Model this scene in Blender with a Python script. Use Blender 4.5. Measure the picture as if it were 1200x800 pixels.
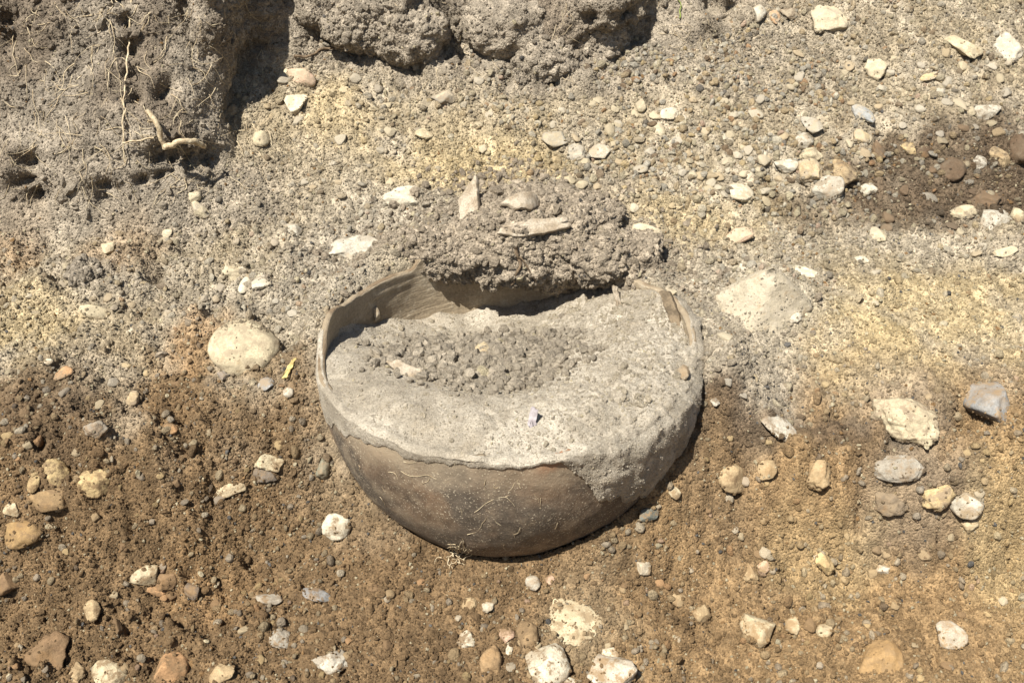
import bpy, bmesh, math, random
import numpy as np
from mathutils import Vector, Matrix, Euler
from mathutils.bvhtree import BVHTree

for o in list(bpy.data.objects):
    bpy.data.objects.remove(o)
scene = bpy.context.scene
C = scene.collection

# ------------------------------------------------------------------ camera
PITCH = math.radians(35.0)
LENS = 35.0
DIST = 1.27
RIM = Vector((-0.005, 0.0, 0.225))          # centre of the jar's mouth
FPX = LENS / 36.0 * 1200.0
_e = PITCH + math.atan(12 / FPX)
CAM = Vector((0.0, RIM.y - DIST * math.cos(_e), RIM.z + DIST * math.sin(_e)))
cd = bpy.data.cameras.new('camera')
cam = bpy.data.objects.new('camera', cd)
C.objects.link(cam)
cam.location = CAM
cam.rotation_euler = (math.pi / 2 - PITCH, 0, 0)
cd.lens = LENS
cd.sensor_width = 36
cd.clip_start = 0.01
cd.clip_end = 500
scene.camera = cam

# ------------------------------------------------------------------ light
TO_SUN = Vector((-0.33, -0.37, 0.86)).normalized()
elev = math.asin(TO_SUN.z)
w = bpy.data.worlds.new('World')
scene.world = w
w.use_nodes = True
nt = w.node_tree
sky = nt.nodes.new('ShaderNodeTexSky')
sky.sky_type = 'NISHITA'
sky.sun_disc = False
sky.sun_elevation = elev
sky.sun_rotation = math.atan2(TO_SUN.x, TO_SUN.y)
nt.links.new(sky.outputs[0], nt.nodes['Background'].inputs[0])
nt.nodes['Background'].inputs[1].default_value = 0.05
sd = bpy.data.lights.new('sun', 'SUN')
sd.energy = 5.0
sd.angle = math.radians(0.55)
sd.color = (1.0, 0.975, 0.925)
sun = bpy.data.objects.new('sun', sd)
C.objects.link(sun)
sun.rotation_euler = TO_SUN.to_track_quat('Z', 'Y').to_euler()
scene.view_settings.view_transform = 'Standard'
scene.view_settings.look = 'None'
scene.view_settings.gamma = 1
scene.view_settings.exposure = 0.95

# ------------------------------------------------------------------ helpers
rng = np.random.default_rng(7)
random.seed(7)


def lin(r, g, b, k=1.0):
    """sRGB 0-255 to linear"""
    c = np.array([r, g, b], float) / 255
    return np.where(c <= 0.04045, c / 12.92, ((c + 0.055) / 1.055) ** 2.4) * k


def sstep(a, b, x):
    t = np.clip((x - a) / (b - a), 0, 1)
    return t * t * (3 - 2 * t)


_P = np.random.default_rng(3).permutation(512)
_P = np.concatenate([_P, _P, _P])
_G = np.random.default_rng(4).normal(size=(512, 3))
_G /= np.linalg.norm(_G, axis=1)[:, None]


def perlin(p):
    p = np.asarray(p, float)
    i = np.floor(p).astype(int)
    f = p - i
    i &= 511
    u = f * f * f * (f * (f * 6 - 15) + 10)
    out = 0
    for dx in (0, 1):
        for dy in (0, 1):
            for dz in (0, 1):
                h = _P[_P[_P[(i[:, 0] + dx) & 511] + ((i[:, 1] + dy) & 511)] + ((i[:, 2] + dz) & 511)]
                g = _G[h]
                d = g[:, 0] * (f[:, 0] - dx) + g[:, 1] * (f[:, 1] - dy) + g[:, 2] * (f[:, 2] - dz)
                wt = (u[:, 0] if dx else 1 - u[:, 0]) * (u[:, 1] if dy else 1 - u[:, 1]) * (u[:, 2] if dz else 1 - u[:, 2])
                out = out + d * wt
    return out * 1.5


def fbm(p, n=4, gain=0.5):
    out = 0
    a = 1
    for k in range(n):
        out = out + a * perlin(p * (2.03 ** k) + 17.3 * k)
        a *= gain
    return out


def billow(p, n=3, gain=0.5):
    out = 0
    a = 1
    for k in range(n):
        out = out + a * (np.abs(perlin(p * (2.1 ** k) + 11.7 * k)) * 2 - 0.5)
        a *= gain
    return out


def P3(x, y, z=0.0):
    return np.stack([x, y, np.zeros_like(x) + z], 1)


def mesh_np(name, v, f, smooth=True, mats=()):
    me = bpy.data.meshes.new(name)
    f = np.asarray(f, np.int32)
    me.vertices.add(len(v))
    me.vertices.foreach_set('co', np.asarray(v, np.float32).ravel())
    k = f.shape[1]
    me.loops.add(f.size)
    me.loops.foreach_set('vertex_index', f.ravel())
    me.polygons.add(len(f))
    me.polygons.foreach_set('loop_start', np.arange(0, f.size, k, dtype=np.int32))
    me.polygons.foreach_set('loop_total', np.full(len(f), k, np.int32))
    me.polygons.foreach_set('use_smooth', np.full(len(f), smooth, bool))
    for m in mats:
        me.materials.append(m)
    me.update(calc_edges=True)
    return me


def grid_faces(n, m, wrap=False):
    i = np.arange(n - 1)[:, None]
    j = np.arange(m if wrap else m - 1)[None, :]
    j2 = (j + 1) % m
    a = i * m + j
    return np.stack([a, i * m + j2, (i + 1) * m + j2, (i + 1) * m + j], -1).reshape(-1, 4)


def add_color(me, name, col):
    at = me.attributes.new(name, 'FLOAT_COLOR', 'POINT')
    c = np.ones((len(col), 4), np.float32)
    c[:, :3] = col
    at.data.foreach_set('color', c.ravel())


def add_float(me, name, val):
    at = me.attributes.new(name, 'FLOAT', 'POINT')
    at.data.foreach_set('value', np.asarray(val, np.float32))


def link(name, me, parent=None, label=None, cat=None, group=None, kind=None):
    o = bpy.data.objects.new(name, me)
    C.objects.link(o)
    o.parent = parent
    if label:
        o['label'] = label
    if cat:
        o['category'] = cat
    if group:
        o['group'] = group
    if kind:
        o['kind'] = kind
    return o


def ray(px, py):
    d = Vector(((px - 600) / FPX, -(py - 400) / FPX, -1.0))
    d = Matrix.Rotation(math.pi / 2 - PITCH, 3, 'X') @ d
    return d.normalized()


def hit(px, py, *trees):
    d = ray(px, py)
    best = None
    for t in trees:
        r = t.ray_cast(CAM, d)
        if r[0] is not None and (best is None or r[3] < best[2]):
            best = (r[0], r[1] if r[1].dot(d) < 0 else -r[1], r[3])
    return best


def depth(p):
    f = Matrix.Rotation(math.pi / 2 - PITCH, 3, 'X') @ Vector((0, 0, -1))
    return (p - CAM).dot(f)


def bvh(v, f):
    return BVHTree.FromPolygons([tuple(a) for a in np.asarray(v, float)], [tuple(int(i) for i in q) for q in f])


# ------------------------------------------------------------------ materials
class Mat:
    def __init__(self, name, rough=0.95, spec=0.15):
        self.m = bpy.data.materials.new(name)
        self.m.use_nodes = True
        self.t = self.m.node_tree
        self.b = self.t.nodes['Principled BSDF']
        self.b.inputs['Roughness'].default_value = rough
        self.b.inputs['Specular IOR Level'].default_value = spec
        self.co = self.t.nodes.new('ShaderNodeTexCoord').outputs['Object']

    def n(self, kind, **kw):
        nd = self.t.nodes.new(kind)
        for k, v in kw.items():
            setattr(nd, k, v)
        return nd

    def l(self, a, b):
        self.t.links.new(a, b)

    def noise(self, scale, detail=3, rough=0.6, vec=None, stretch=None):
        nd = self.n('ShaderNodeTexNoise')
        nd.inputs['Scale'].default_value = scale
        nd.inputs['Detail'].default_value = detail
        nd.inputs['Roughness'].default_value = rough
        v = vec or self.co
        if stretch:
            mp = self.n('ShaderNodeMapping')
            mp.inputs['Scale'].default_value = stretch
            self.l(v, mp.inputs[0])
            v = mp.outputs[0]
        self.l(v, nd.inputs['Vector'])
        return nd.outputs['Fac']

    def ramp(self, fac, lo, hi, a=0.0, b=1.0):
        nd = self.n('ShaderNodeMapRange')
        nd.interpolation_type = 'SMOOTHSTEP'
        for k, x in zip(('From Min', 'From Max', 'To Min', 'To Max'), (lo, hi, a, b)):
            nd.inputs[k].default_value = x
        self.l(fac, nd.inputs['Value'])
        return nd.outputs[0]

    def math(self, op, a, b):
        nd = self.n('ShaderNodeMath', operation=op)
        for k, x in enumerate((a, b)):
            if isinstance(x, (int, float)):
                nd.inputs[k].default_value = x
            else:
                self.l(x, nd.inputs[k])
        return nd.outputs[0]

    def mix(self, fac, a, b, mode='MIX'):
        nd = self.n('ShaderNodeMix', data_type='RGBA', blend_type=mode)
        if isinstance(fac, (int, float)):
            nd.inputs[0].default_value = fac
        else:
            self.l(fac, nd.inputs[0])
        for k, x in ((6, a), (7, b)):
            if hasattr(x, 'is_linked') or hasattr(x, 'node'):
                self.l(x, nd.inputs[k])
            else:
                nd.inputs[k].default_value = (float(x[0]), float(x[1]), float(x[2]), 1)
        return nd.outputs[2]

    def val(self, col, v):
        """multiply a colour by a scalar socket"""
        nd = self.n('ShaderNodeVectorMath', operation='SCALE')
        self.l(col, nd.inputs[0])
        self.l(v, nd.inputs['Scale'])
        return nd.outputs[0]

    def attr(self, name, typ='GEOMETRY', out='Color'):
        nd = self.n('ShaderNodeAttribute', attribute_name=name, attribute_type=typ)
        return nd.outputs[out]

    def out(self, col, bump=None, strength=0.6, dist=0.003):
        self.l(col, self.b.inputs['Base Color'])
        if bump is not None:
            bp = self.n('ShaderNodeBump')
            bp.inputs['Strength'].default_value = strength
            bp.inputs['Distance'].default_value = dist
            self.l(bump, bp.inputs['Height'])
            self.l(bp.outputs[0], self.b.inputs['Normal'])
        return self.m


def mat_soil(name, attr='soil', fine=1.0):
    m = Mat(name)
    c = m.attr(attr)
    v1 = m.ramp(m.noise(55, 4, 0.65), 0.3, 0.72, 0.66, 1.28)
    v2 = m.ramp(m.noise(420, 3, 0.7), 0.3, 0.7, 0.68, 1.34)
    c = m.val(c, m.math('MULTIPLY', v1, v2))
    vo = m.n('ShaderNodeTexVoronoi')
    vo.inputs['Scale'].default_value = 330
    m.l(m.co, vo.inputs['Vector'])
    sp = m.ramp(m.noise(700, 2), 0.66, 0.75)
    c = m.mix(m.math('MULTIPLY', sp, 0.55), c, lin(205, 190, 155))
    h = m.math('ADD', m.noise(260, 5, 0.75), m.math('MULTIPLY', vo.outputs['Distance'], -0.5))
    return m.out(c, h, 0.9 * fine, 0.004)


def mat_crumb():
    m = Mat('crumb_soil')
    c = m.attr('col', 'INSTANCER')
    v = m.ramp(m.noise(1.6, 4, 0.7), 0.3, 0.7, 0.75, 1.25)
    return m.out(m.val(c, v), m.noise(2.5, 4, 0.7), 0.6, 0.25)


def mat_stone():
    m = Mat('weathered_stone', 0.85, 0.25)
    oi = m.n('ShaderNodeObjectInfo')
    vec = m.n('ShaderNodeVectorMath', operation='ADD')
    m.l(m.co, vec.inputs[0])
    m.l(oi.outputs['Random'], vec.inputs[1])
    vec = vec.outputs[0]
    c = oi.outputs['Color']
    v = m.math('MULTIPLY', m.ramp(m.noise(90, 5, 0.7, vec), 0.3, 0.7, 0.72, 1.2),
               m.ramp(m.noise(480, 3, 0.7, vec), 0.3, 0.7, 0.84, 1.15))
    c = m.val(c, v)
    c = m.mix(m.ramp(m.noise(26, 3, 0.6, vec), 0.4, 0.65, 0, 0.45), c, m.attr('dirt', 'OBJECT'))
    st = m.ramp(m.noise(45, 4, 0.6, vec), 0.55, 0.68, 0, 0.5)
    c = m.mix(st, c, lin(120, 92, 58))
    # soil caught on the lower flanks and in patches
    dirt = m.ramp(m.noise(70, 5, 0.75, vec), 0.48, 0.60, 0, 0.85)
    c = m.mix(dirt, c, m.attr('dirt', 'OBJECT'))
    return m.out(c, m.noise(220, 5, 0.7, vec), 0.55, 0.003)


M_SOIL = mat_soil('soil')
M_CRUMB = mat_crumb()
M_STONE = mat_stone()

# ------------------------------------------------------------------ jar geometry constants
JX, JY, JZ = RIM.x, 0.0, 0.218       # centre of the belly
JR, JV, JT = 0.237, 0.243, 0.008
JP = 2.3                             # fuller than a sphere     # radius, half height, wall


def lower(r):
    return JZ - JV * np.clip(1 - (r / JR) ** JP, 0, 1) ** (1 / JP)


# ------------------------------------------------------------------ ground height
def softplus(x, k):
    return k * np.log1p(np.exp(np.clip(x / k, -40, 40)))


def H_macro(x, y):
    front = 0.012 + 0.10 * (y + 0.25) * (y < 3) + 0.012 * np.sin(x * 3 + 1)
    front = np.where(y < -0.6, 0.012 - 0.035, front)
    yy = np.minimum(y, 1.4)
    back = 0.200 + 0.11 * yy + 0.42 * softplus(yy - 0.27, 0.05)
    wob = 0.03 * np.sin(x * 7.0) + 0.02 * np.sin(x * 13 + 1)
    rt = sstep(0.24, 0.36, x)
    yt = y + wob * (1 - 0.5 * rt) + 0.04 * sstep(0.1, 0.6, np.abs(x))
    t = np.clip((yt + 0.22 - 0.035 * rt) / (0.19 - 0.085 * rt), 0, 1)
    t = t * t * (3 - 2 * t)
    z = front * (1 - t) + back * t
    r = np.hypot(x - JX, y - JY)
    z = z + 0.026 * (1 - sstep(0.12, 0.42, r)) * (1 - sstep(-0.1, 0.0, y))
    ta = np.arctan2(y - JY, x - JX)
    ring = np.exp(-((r - 0.262) / 0.032) ** 2) * sstep(-0.10, 0.06, y) * (0.020 + 0.016 * sstep(1.4, 2.2, ta))
    z = z + ring
    z = z + 0.050 * np.exp(-((x - 0.272) / 0.05) ** 2 - ((y + 0.035) / 0.085) ** 2)
    # soil heaped against the back of the rim
    th = ((x - JX - 0.01) / 0.22) ** 2 + ((y - 0.315) / 0.095) ** 2
    z = z + 0.045 * np.exp(-th * 1.6)
    return z


def H_fine(x, y):
    p = P3(x, y)
    back = sstep(-0.2, 0.05, y)
    z = 0.016 * fbm(p * 5.0, 3) + 0.0090 * billow(p * 17, 2) + 0.0060 * billow(p * 46 + 5, 2)
    z = z + 0.0022 * perlin(p * 150) * 1.2
    lowleft = (1 - back) * (1 - sstep(-0.3, 0.1, x))
    z = z + lowleft * (0.006 * billow(p * 11 + 60, 2) + 0.004 * billow(p * 30 + 33, 2))
    cut = np.exp(-((x - 0.48) / 0.2) ** 2 - ((y + 0.10) / 0.13) ** 2)
    z = z + cut * (0.016 * billow(p * 10 + 71, 2) + 0.008 * billow(p * 28 + 13, 2))
    rough = 0.75 + 0.6 * sstep(-0.1, 0.35, perlin(p * 3 + 40))
    r = np.hypot(x - JX, y - JY)
    near = 0.35 + 0.65 * np.maximum(sstep(0.27, 0.36, r), 0.9 * (1 - sstep(-0.14, -0.04, y)))
    far = 1 - sstep(1.6, 2.2, np.hypot(x, y - 0.2))
    return z * rough * near * far


def axis(lo, hi, step, far):
    a = np.arange(lo, hi + 1e-6, step)
    g = np.concatenate([[0.01, 0.025, 0.05, 0.1, 0.2, 0.4, 0.8, 1.5], np.arange(3, far, 4.0)])
    return np.concatenate([lo - g[::-1], a, hi + g])


GX = axis(-1.12, 1.12, 0.0030, 40)
GY = axis(-0.50, 1.02, 0.0030, 40)
XX, YY = np.meshgrid(GX, GY)
gx, gy = XX.ravel(), YY.ravel()
gz = H_macro(gx, gy) + H_fine(gx, gy)
MZ = None


def bilin(grid, x, y):
    i = np.clip(np.searchsorted(GX, x) - 1, 0, len(GX) - 2)
    j = np.clip(np.searchsorted(GY, y) - 1, 0, len(GY) - 2)
    u = np.clip((x - GX[i]) / (GX[i + 1] - GX[i]), 0, 1)
    v = np.clip((y - GY[j]) / (GY[j + 1] - GY[j]), 0, 1)
    return (grid[j, i] * (1 - u) * (1 - v) + grid[j, i + 1] * u * (1 - v) + grid[j + 1, i] * (1 - u) * v + grid[j + 1, i + 1] * u * v)


# rough tree, used only to turn photograph positions into ground positions
cx = np.arange(-2.0, 2.0, 0.02)
cy = np.arange(-0.7, 2.6, 0.02)
cX, cY = np.meshgrid(cx, cy)
cv = np.stack([cX.ravel(), cY.ravel(), H_macro(cX.ravel(), cY.ravel())], 1)
T_ROUGH = bvh(cv, grid_faces(len(cy), len(cx)))


def gpt(px, py):
    h = hit(px, py, T_ROUGH)
    return h


# holes and hollows (photograph position, radius px, depth m)
HOLES = [(1138, 486, 24, 0.045), (66, 528, 18, 0.035), (205, 470, 20, 0.012), (1075, 512, 30, 0.012), (1035, 560, 24, 0.014),
         (1110, 560, 34, 0.010), (930, 470, 40, 0.010), (870, 478, 30, 0.012), (8, 694, 24, 0.02), (340, 395, 18, 0.018),
         (60, 290, 30, 0.012), (90, 300, 20, 0.012), (925, 22, 16, 0.012), (1040, 172, 22, 0.01), (905, 200, 18, 0.01),
         (700, 590, 30, 0.0), (700, 230, 20, 0.01), (240, 400, 14, 0.01), (990, 495, 26, 0.012), (1190, 385, 16, 0.01)]
prn = random.Random(11)
for x0, y0, x1, y1, n in [(840, 450, 1195, 640, 42), (0, 380, 340, 640, 46), (0, 640, 420, 800, 22), (860, 640, 1195, 800, 26), (850, 300, 1195, 450, 22), (0, 255, 330, 380, 24), (300, 60, 860, 120, 22), (640, 120, 1195, 290, 30)]:
    for _ in range(n):
        HOLES.append((prn.uniform(x0, x1), prn.uniform(y0, y1), prn.uniform(4, 13), prn.uniform(0.005, 0.015)))
for px, py, rp, dp in HOLES:
    p, nrm, t = gpt(px, py)
    rw = rp * depth(p) / FPX
    mk = np.where((np.abs(gx - p.x) < 3 * rw) & (np.abs(gy - p.y) < 3.4 * rw))[0]
    d2 = ((gx[mk] - p.x) / rw) ** 2 + ((gy[mk] - p.y) / (rw * 1.2)) ** 2
    wv = 1 + 0.5 * perlin(P3(gx[mk] * 70, gy[mk] * 70))
    gz[mk] -= dp * np.exp(-(d2 * wv) ** 1.5 * 1.3)
# hummocks
HUMPS = [(350, 330, 60, 0.02), (900, 350, 55, 0.022), (130, 330, 50, 0.012), (985, 350, 60, 0.012), (110, 498, 30, 0.012),
         (860, 440, 36, 0.01), (1180, 560, 50, 0.015), (950, 545, 40, 0.012), (210, 330, 60, 0.012), (1085, 410, 80, 0.014)]
for px, py, rp, dp in HUMPS:
    p, nrm, t = gpt(px, py)
    rw = rp * depth(p) / FPX
    d2 = ((gx - p.x) / rw) ** 2 + ((gy - p.y) / (rw * 1.2)) ** 2
    gz = gz + dp * np.exp(-d2 * 1.3)
# pyramid shaped hump of dusty soil with a stone inside
p, nrm, t = gpt(893, 368)
k = depth(p) / FPX
u_, v_ = (gx - p.x) / (62 * k), (gy - p.y - 0.02) / (62 * k)
u2, v2 = u_ * 0.8 + v_ * 0.6, -u_ * 0.6 + v_ * 0.8
gz = gz + 0.02 * np.clip(1 - np.maximum(np.abs(u2), np.abs(v2)), 0, 1)
# soil falls away under the jar
rr = np.hypot(gx - JX, gy - JY)
gz = np.where(rr < JR - 0.0035, np.minimum(gz, lower(np.minimum(rr, JR)) - 0.004), gz)
GZ = gz.reshape(XX.shape)

# ------------------------------------------------------------------ soil colours (what the earth itself is)
GREY = lin(162, 150, 130)
TAN = lin(158, 143, 117)
BROWN = lin(116, 94, 67)
LBROWN = lin(143, 117, 83)
DARK = lin(92, 77, 60)
YEL = lin(188, 166, 122)
ORNG = lin(152, 120, 82)
HUMUS = lin(148, 136, 118)
SAND = lin(178, 166, 144)
PALE = lin(196, 180, 148)


def W2(px, py):
    h = gpt(px, py)
    return h[0].x, h[0].y


BLOBS = [(30, 370, 60, 40, YEL, .5), (25, 275, 40, 40, ORNG, .6), (560, 195, 110, 35, YEL, .6), (390, 135, 60, 40, YEL, .5),
         (1110, 365, 140, 55, YEL, .55), (1010, 420, 90, 40, YEL, .4), (1110, 195, 150, 52, DARK, .9), (1040, 240, 130, 26, DARK, .6),
         (1190, 180, 40, 70, DARK, .7), (870, 400, 80, 60, GREY, .9), (820, 330, 70, 40, GREY, .6), (893, 350, 60, 45, SAND, .8), (390, 320, 70, 60, GREY, .9),
         (470, 255, 110, 40, GREY, .9), (600, 250, 160, 40, HUMUS, .8), (720, 270, 60, 50, HUMUS, .7), (270, 360, 60, 40, GREY, .6), (130, 320, 90, 30, HUMUS, .6),
         (60, 480, 90, 40, DARK, .5), (200, 450, 40, 50, ORNG, .5), (230, 400, 40, 30, ORNG, .6), (940, 498, 140, 26, DARK, .85), (1040, 535, 70, 40, DARK, .6), (1110, 600, 70, 30, DARK, .4), (850, 500, 50, 30, DARK, .7), (880, 620, 110, 55, LBROWN, .95), (1000, 620, 90, 40, LBROWN, .7), (840, 560, 40, 60, DARK, .35),
         (1050, 470, 60, 40, HUMUS, .4), (1080, 560, 80, 40, HUMUS, .35), (800, 255, 90, 30, YEL, .45), (620, 120, 220, 40, TAN, .6),
         (340, 200, 80, 60, TAN, .6), (850, 60, 160, 60, HUMUS, .45), (400, 40, 120, 40, HUMUS, .9), (640, 60, 220, 40, HUMUS, .9), (250, 230, 110, 40, HUMUS, .8),
         (100, 260, 160, 30, HUMUS, .7), (335, 480, 60, 80, BROWN, .9), (230, 480, 90, 60, BROWN, .8), (1180, 620, 60, 50, YEL, .3), (680, 720, 70, 50, PALE, .25), (970, 660, 60, 40, YEL, .25),
         (240, 690, 70, 40, ORNG, .3), (600, 700, 200, 50, BROWN, .5), (740, 300, 50, 30, GREY, .6), (140, 290, 50, 30, ORNG, .35), (1180, 700, 60, 60, YEL, .15), (1020, 290, 160, 24, GREY, .4)]


def soil_color(x, y):
    p = P3(x, y)
    n1 = fbm(p * 4.5 + 3, 4)
    n2 = fbm(p * 14 + 9, 3)
    t = sstep(-0.17, 0.02, y + 0.08 * n1 + 0.03 * n2 - 0.01 - 0.055 * sstep(0.1, 0.35, x) - 0.05 * (1 - sstep(-0.35, -0.2, x)))[:, None]
    rside = sstep(-0.05, 0.45, x + 0.15 * n1)[:, None]
    lo = BROWN * (1 - rside) + LBROWN * rside
    hi = TAN * (1 - sstep(-0.2, 0.3, n2)[:, None] * .6) + GREY * sstep(-0.2, 0.3, n2)[:, None] * .6
    c = lo * (1 - t) + hi * t
    for px, py, rx, ry, col, wt in BLOBS:
        bx, by, k, ky = BW[(px, py)]
        d = np.sqrt(((x - bx) / (rx * k)) ** 2 + ((y - by) / (ry * ky)) ** 2)
        m = wt * (1 - sstep(0.45, 1.35, d + 0.5 * n2 + 0.25 * n1))[:, None]
        c = c * (1 - m) + col * m
    n3 = perlin(p * 40 + 2)
    c = c * (1 + 0.16 * n3 + 0.15 * n2)[:, None]
    return np.clip(c, 0.01, 0.8)


BW = {}
for b in BLOBS:
    h = gpt(b[0], b[1])
    k = depth(h[0]) / FPX
    s = max(0.35, -ray(b[0], b[1]).dot(h[1]))
    BW[(b[0], b[1])] = (h[0].x, h[0].y, k, k / s)

gcol = np.tile(TAN, (len(gx), 1))
sel = (np.abs(gx) < 1.7) & (gy > -1.0) & (gy < 1.8)
gcol[sel] = soil_color(gx[sel], gy[sel])
gcol[(~sel) & (gy < 0)] = BROWN
GC = gcol.reshape(XX.shape + (3,))

gme = mesh_np('ground', np.stack([gx, gy, gz], 1), grid_faces(len(GY), len(GX)), True, [M_SOIL])
add_color(gme, 'soil', gcol)
link('ground', gme, kind='structure')

# finer tree of the real surface near the camera
iy = np.where((GY > -0.55) & (GY < 1.05))[0][::3]
ix = np.where(np.abs(GX) < 1.14)[0][::3]
sv = np.stack([XX[np.ix_(iy, ix)].ravel(), YY[np.ix_(iy, ix)].ravel(), GZ[np.ix_(iy, ix)].ravel()], 1)
T_G = bvh(sv, grid_faces(len(iy), len(ix)))

# ------------------------------------------------------------------ earth bank along the back
TOE = [(-420, 310), (-200, 272), (-60, 258), (40, 254), (120, 256), (190, 248), (232, 226), (258, 190), (272, 150), (288, 108), (315, 78), (360, 66), (420, 72), (480, 84),
       (530, 92), (580, 78), (640, 98), (700, 84), (740, 62), (800, 40), (870, 8), (960, -40), (1080, -80), (1250, -110), (1500, -140)]
tw = []
for q in TOE:
    h = gpt(*q)
    tw.append((h[0].x, h[0].y))
tw = np.array(tw)


def resample(pts, step):
    # Catmull-Rom, then even spacing
    out = []
    P = np.vstack([2 * pts[0] - pts[1], pts, 2 * pts[-1] - pts[-2]])
    for i in range(1, len(P) - 2):
        for s in np.linspace(0, 1, 40, endpoint=False):
            a, b, c, d = P[i - 1], P[i], P[i + 1], P[i + 2]
            out.append(0.5 * (2 * b + (c - a) * s + (2 * a - 5 * b + 4 * c - d) * s * s + (3 * b - a - 3 * c + d) * s ** 3))
    out = np.array(out)
    L = np.concatenate([[0], np.cumsum(np.linalg.norm(np.diff(out, axis=0), axis=1))])
    n = int(L[-1] / step)
    s = np.linspace(0, L[-1], n)
    return np.stack([np.interp(s, L, out[:, k]) for k in range(2)], 1)


toe = resample(tw, 0.005)
tan_ = np.gradient(toe, axis=0)
ker = np.hanning(25)
ker /= ker.sum()
tan_ = np.stack([np.convolve(np.pad(tan_[:, k], 12, 'edge'), ker, 'valid') for k in range(2)], 1)
tan_ /= np.linalg.norm(tan_, axis=1)[:, None]
nor = np.stack([tan_[:, 1], -tan_[:, 0]], 1)      # towards the camera side
zt = H_macro(toe[:, 0], toe[:, 1])
nose = hit(232, 222, T_ROUGH)[0]
leftness = 1 - sstep(nose.x - 0.05, nose.x + 0.02, toe[:, 0])     # 1 on the left block's front
_a, _b = hit(266, 168, T_ROUGH)[0], hit(318, 76, T_ROUGH)[0]
sideface = sstep(_a.y - 0.02, _a.y + 0.05, toe[:, 1]) * (1 - sstep(_b.x - 0.01, _b.x + 0.06, toe[:, 0]))
leftness = 1 - sstep(_a.x, _a.x + 0.04, toe[:, 0])
xend = hit(850, 22, T_ROUGH)[0].x
uc = sstep(-0.25, 0.2, perlin(P3(toe[:, 0] * 7, toe[:, 1] * 7, 3.3))) * (1 - sstep(xend - 0.06, xend + 0.04, toe[:, 0]))
profA = np.array([(0.05, -0.05), (0.02, -0.005), (0.012, 0.012), (0.004, 0.03), (-0.002, 0.06), (-0.02, 0.10), (-0.06, 0.16), (-0.12, 0.22), (-0.16, 0.30), (-0.24, 0.36), (-0.5, 0.40)])   # left block
profB = np.array([(0.04, -0.05), (0.005, -0.005), (0.0, 0.005), (-0.025, 0.022), (-0.030, 0.04), (0.0, 0.06), (0.0, 0.10), (-0.03, 0.15), (-0.05, 0.20), (-0.12, 0.26), (-0.5, 0.30)])   # top edge, undercut clods
profC = np.array([(0.04, -0.05), (0.005, -0.005), (-0.01, 0.01), (-0.02, 0.03), (0.0, 0.06), (0.005, 0.10), (0.01, 0.17), (0.0, 0.24), (-0.01, 0.32), (-0.1, 0.38), (-0.5, 0.40)])   # steep shaded side

profD = np.array([(0.05, -0.05), (0.02, -0.005), (0.012, 0.008), (-0.004, 0.026), (-0.018, 0.045), (-0.035, 0.07), (-0.06, 0.10), (-0.10, 0.15), (-0.14, 0.20), (-0.2, 0.26), (-0.5, 0.30)])   # top edge, slumped


def prof_resample(p):
    L = np.concatenate([[0], np.cumsum(np.linalg.norm(np.diff(profA, axis=0), axis=1))])
    n1 = int(L[-2] / 0.0045)
    s = np.concatenate([np.linspace(0, L[-2], n1), np.linspace(L[-2], L[-1], 18)[1:]])
    return np.stack([np.interp(s, L, p[:, k]) for k in range(2)], 1)


pa, pb, pc, pd = prof_resample(profA), prof_resample(profB), prof_resample(profC), prof_resample(profD)
pB = uc[:, None, None] * pb[None] + (1 - uc)[:, None, None] * pd[None]
wa = leftness * (1 - sideface)
wc = sideface
wb = np.clip(1 - wa - wc, 0, 1)
ws = wa + wb + wc
dd = (wa[:, None] * pa[None, :, 0] + wb[:, None] * pB[..., 0] + wc[:, None] * pc[None, :, 0]) / ws[:, None]
zz = (wa[:, None] * pa[None, :, 1] + wb[:, None] * pB[..., 1] + wc[:, None] * pc[None, :, 1]) / ws[:, None]
inw = np.clip(-dd, 0, None)
f = sstep(0.0, 0.10, inw)[..., None]
bdir = np.array([-0.25, 1.0]) / np.hypot(0.25, 1)
posxy = toe[:, None, :] + nor[:, None, :] * (dd + inw * f[..., 0])[..., None] + bdir * (inw * f[..., 0])[..., None]
base = zt[:, None] + zz
bv = np.concatenate([posxy, base[..., None]], 2)
# push the face in and out with cloddy lumps
nb = np.cross(np.gradient(bv, axis=0), np.gradient(bv, axis=1))
nb /= np.linalg.norm(nb, axis=2)[..., None] + 1e-12
tocam = np.array(CAM) - bv
nb *= np.sign((nb * tocam).sum(2))[..., None]
shp = bv.shape
pf = bv.reshape(-1, 3)
dis = 0.026 * billow(pf * 7 + 3, 2) + 0.010 * billow(pf * 20 + 8, 2) + 0.0035 * billow(pf * 70, 2) + 0.003 * perlin(pf * 170)
roughness = 0.55 + 0.45 * sstep(-0.2, 0.25, perlin(pf * 5 + 30))
dis = dis * roughness * (1 - 0.45 * np.repeat(leftness, shp[1]))
amp = sstep(-0.03, 0.02, zz).reshape(-1) * (1 - 0.5 * sstep(0.2, 0.5, inw).reshape(-1))
pf = pf + nb.reshape(-1, 3) * (dis * amp)[:, None]
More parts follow.
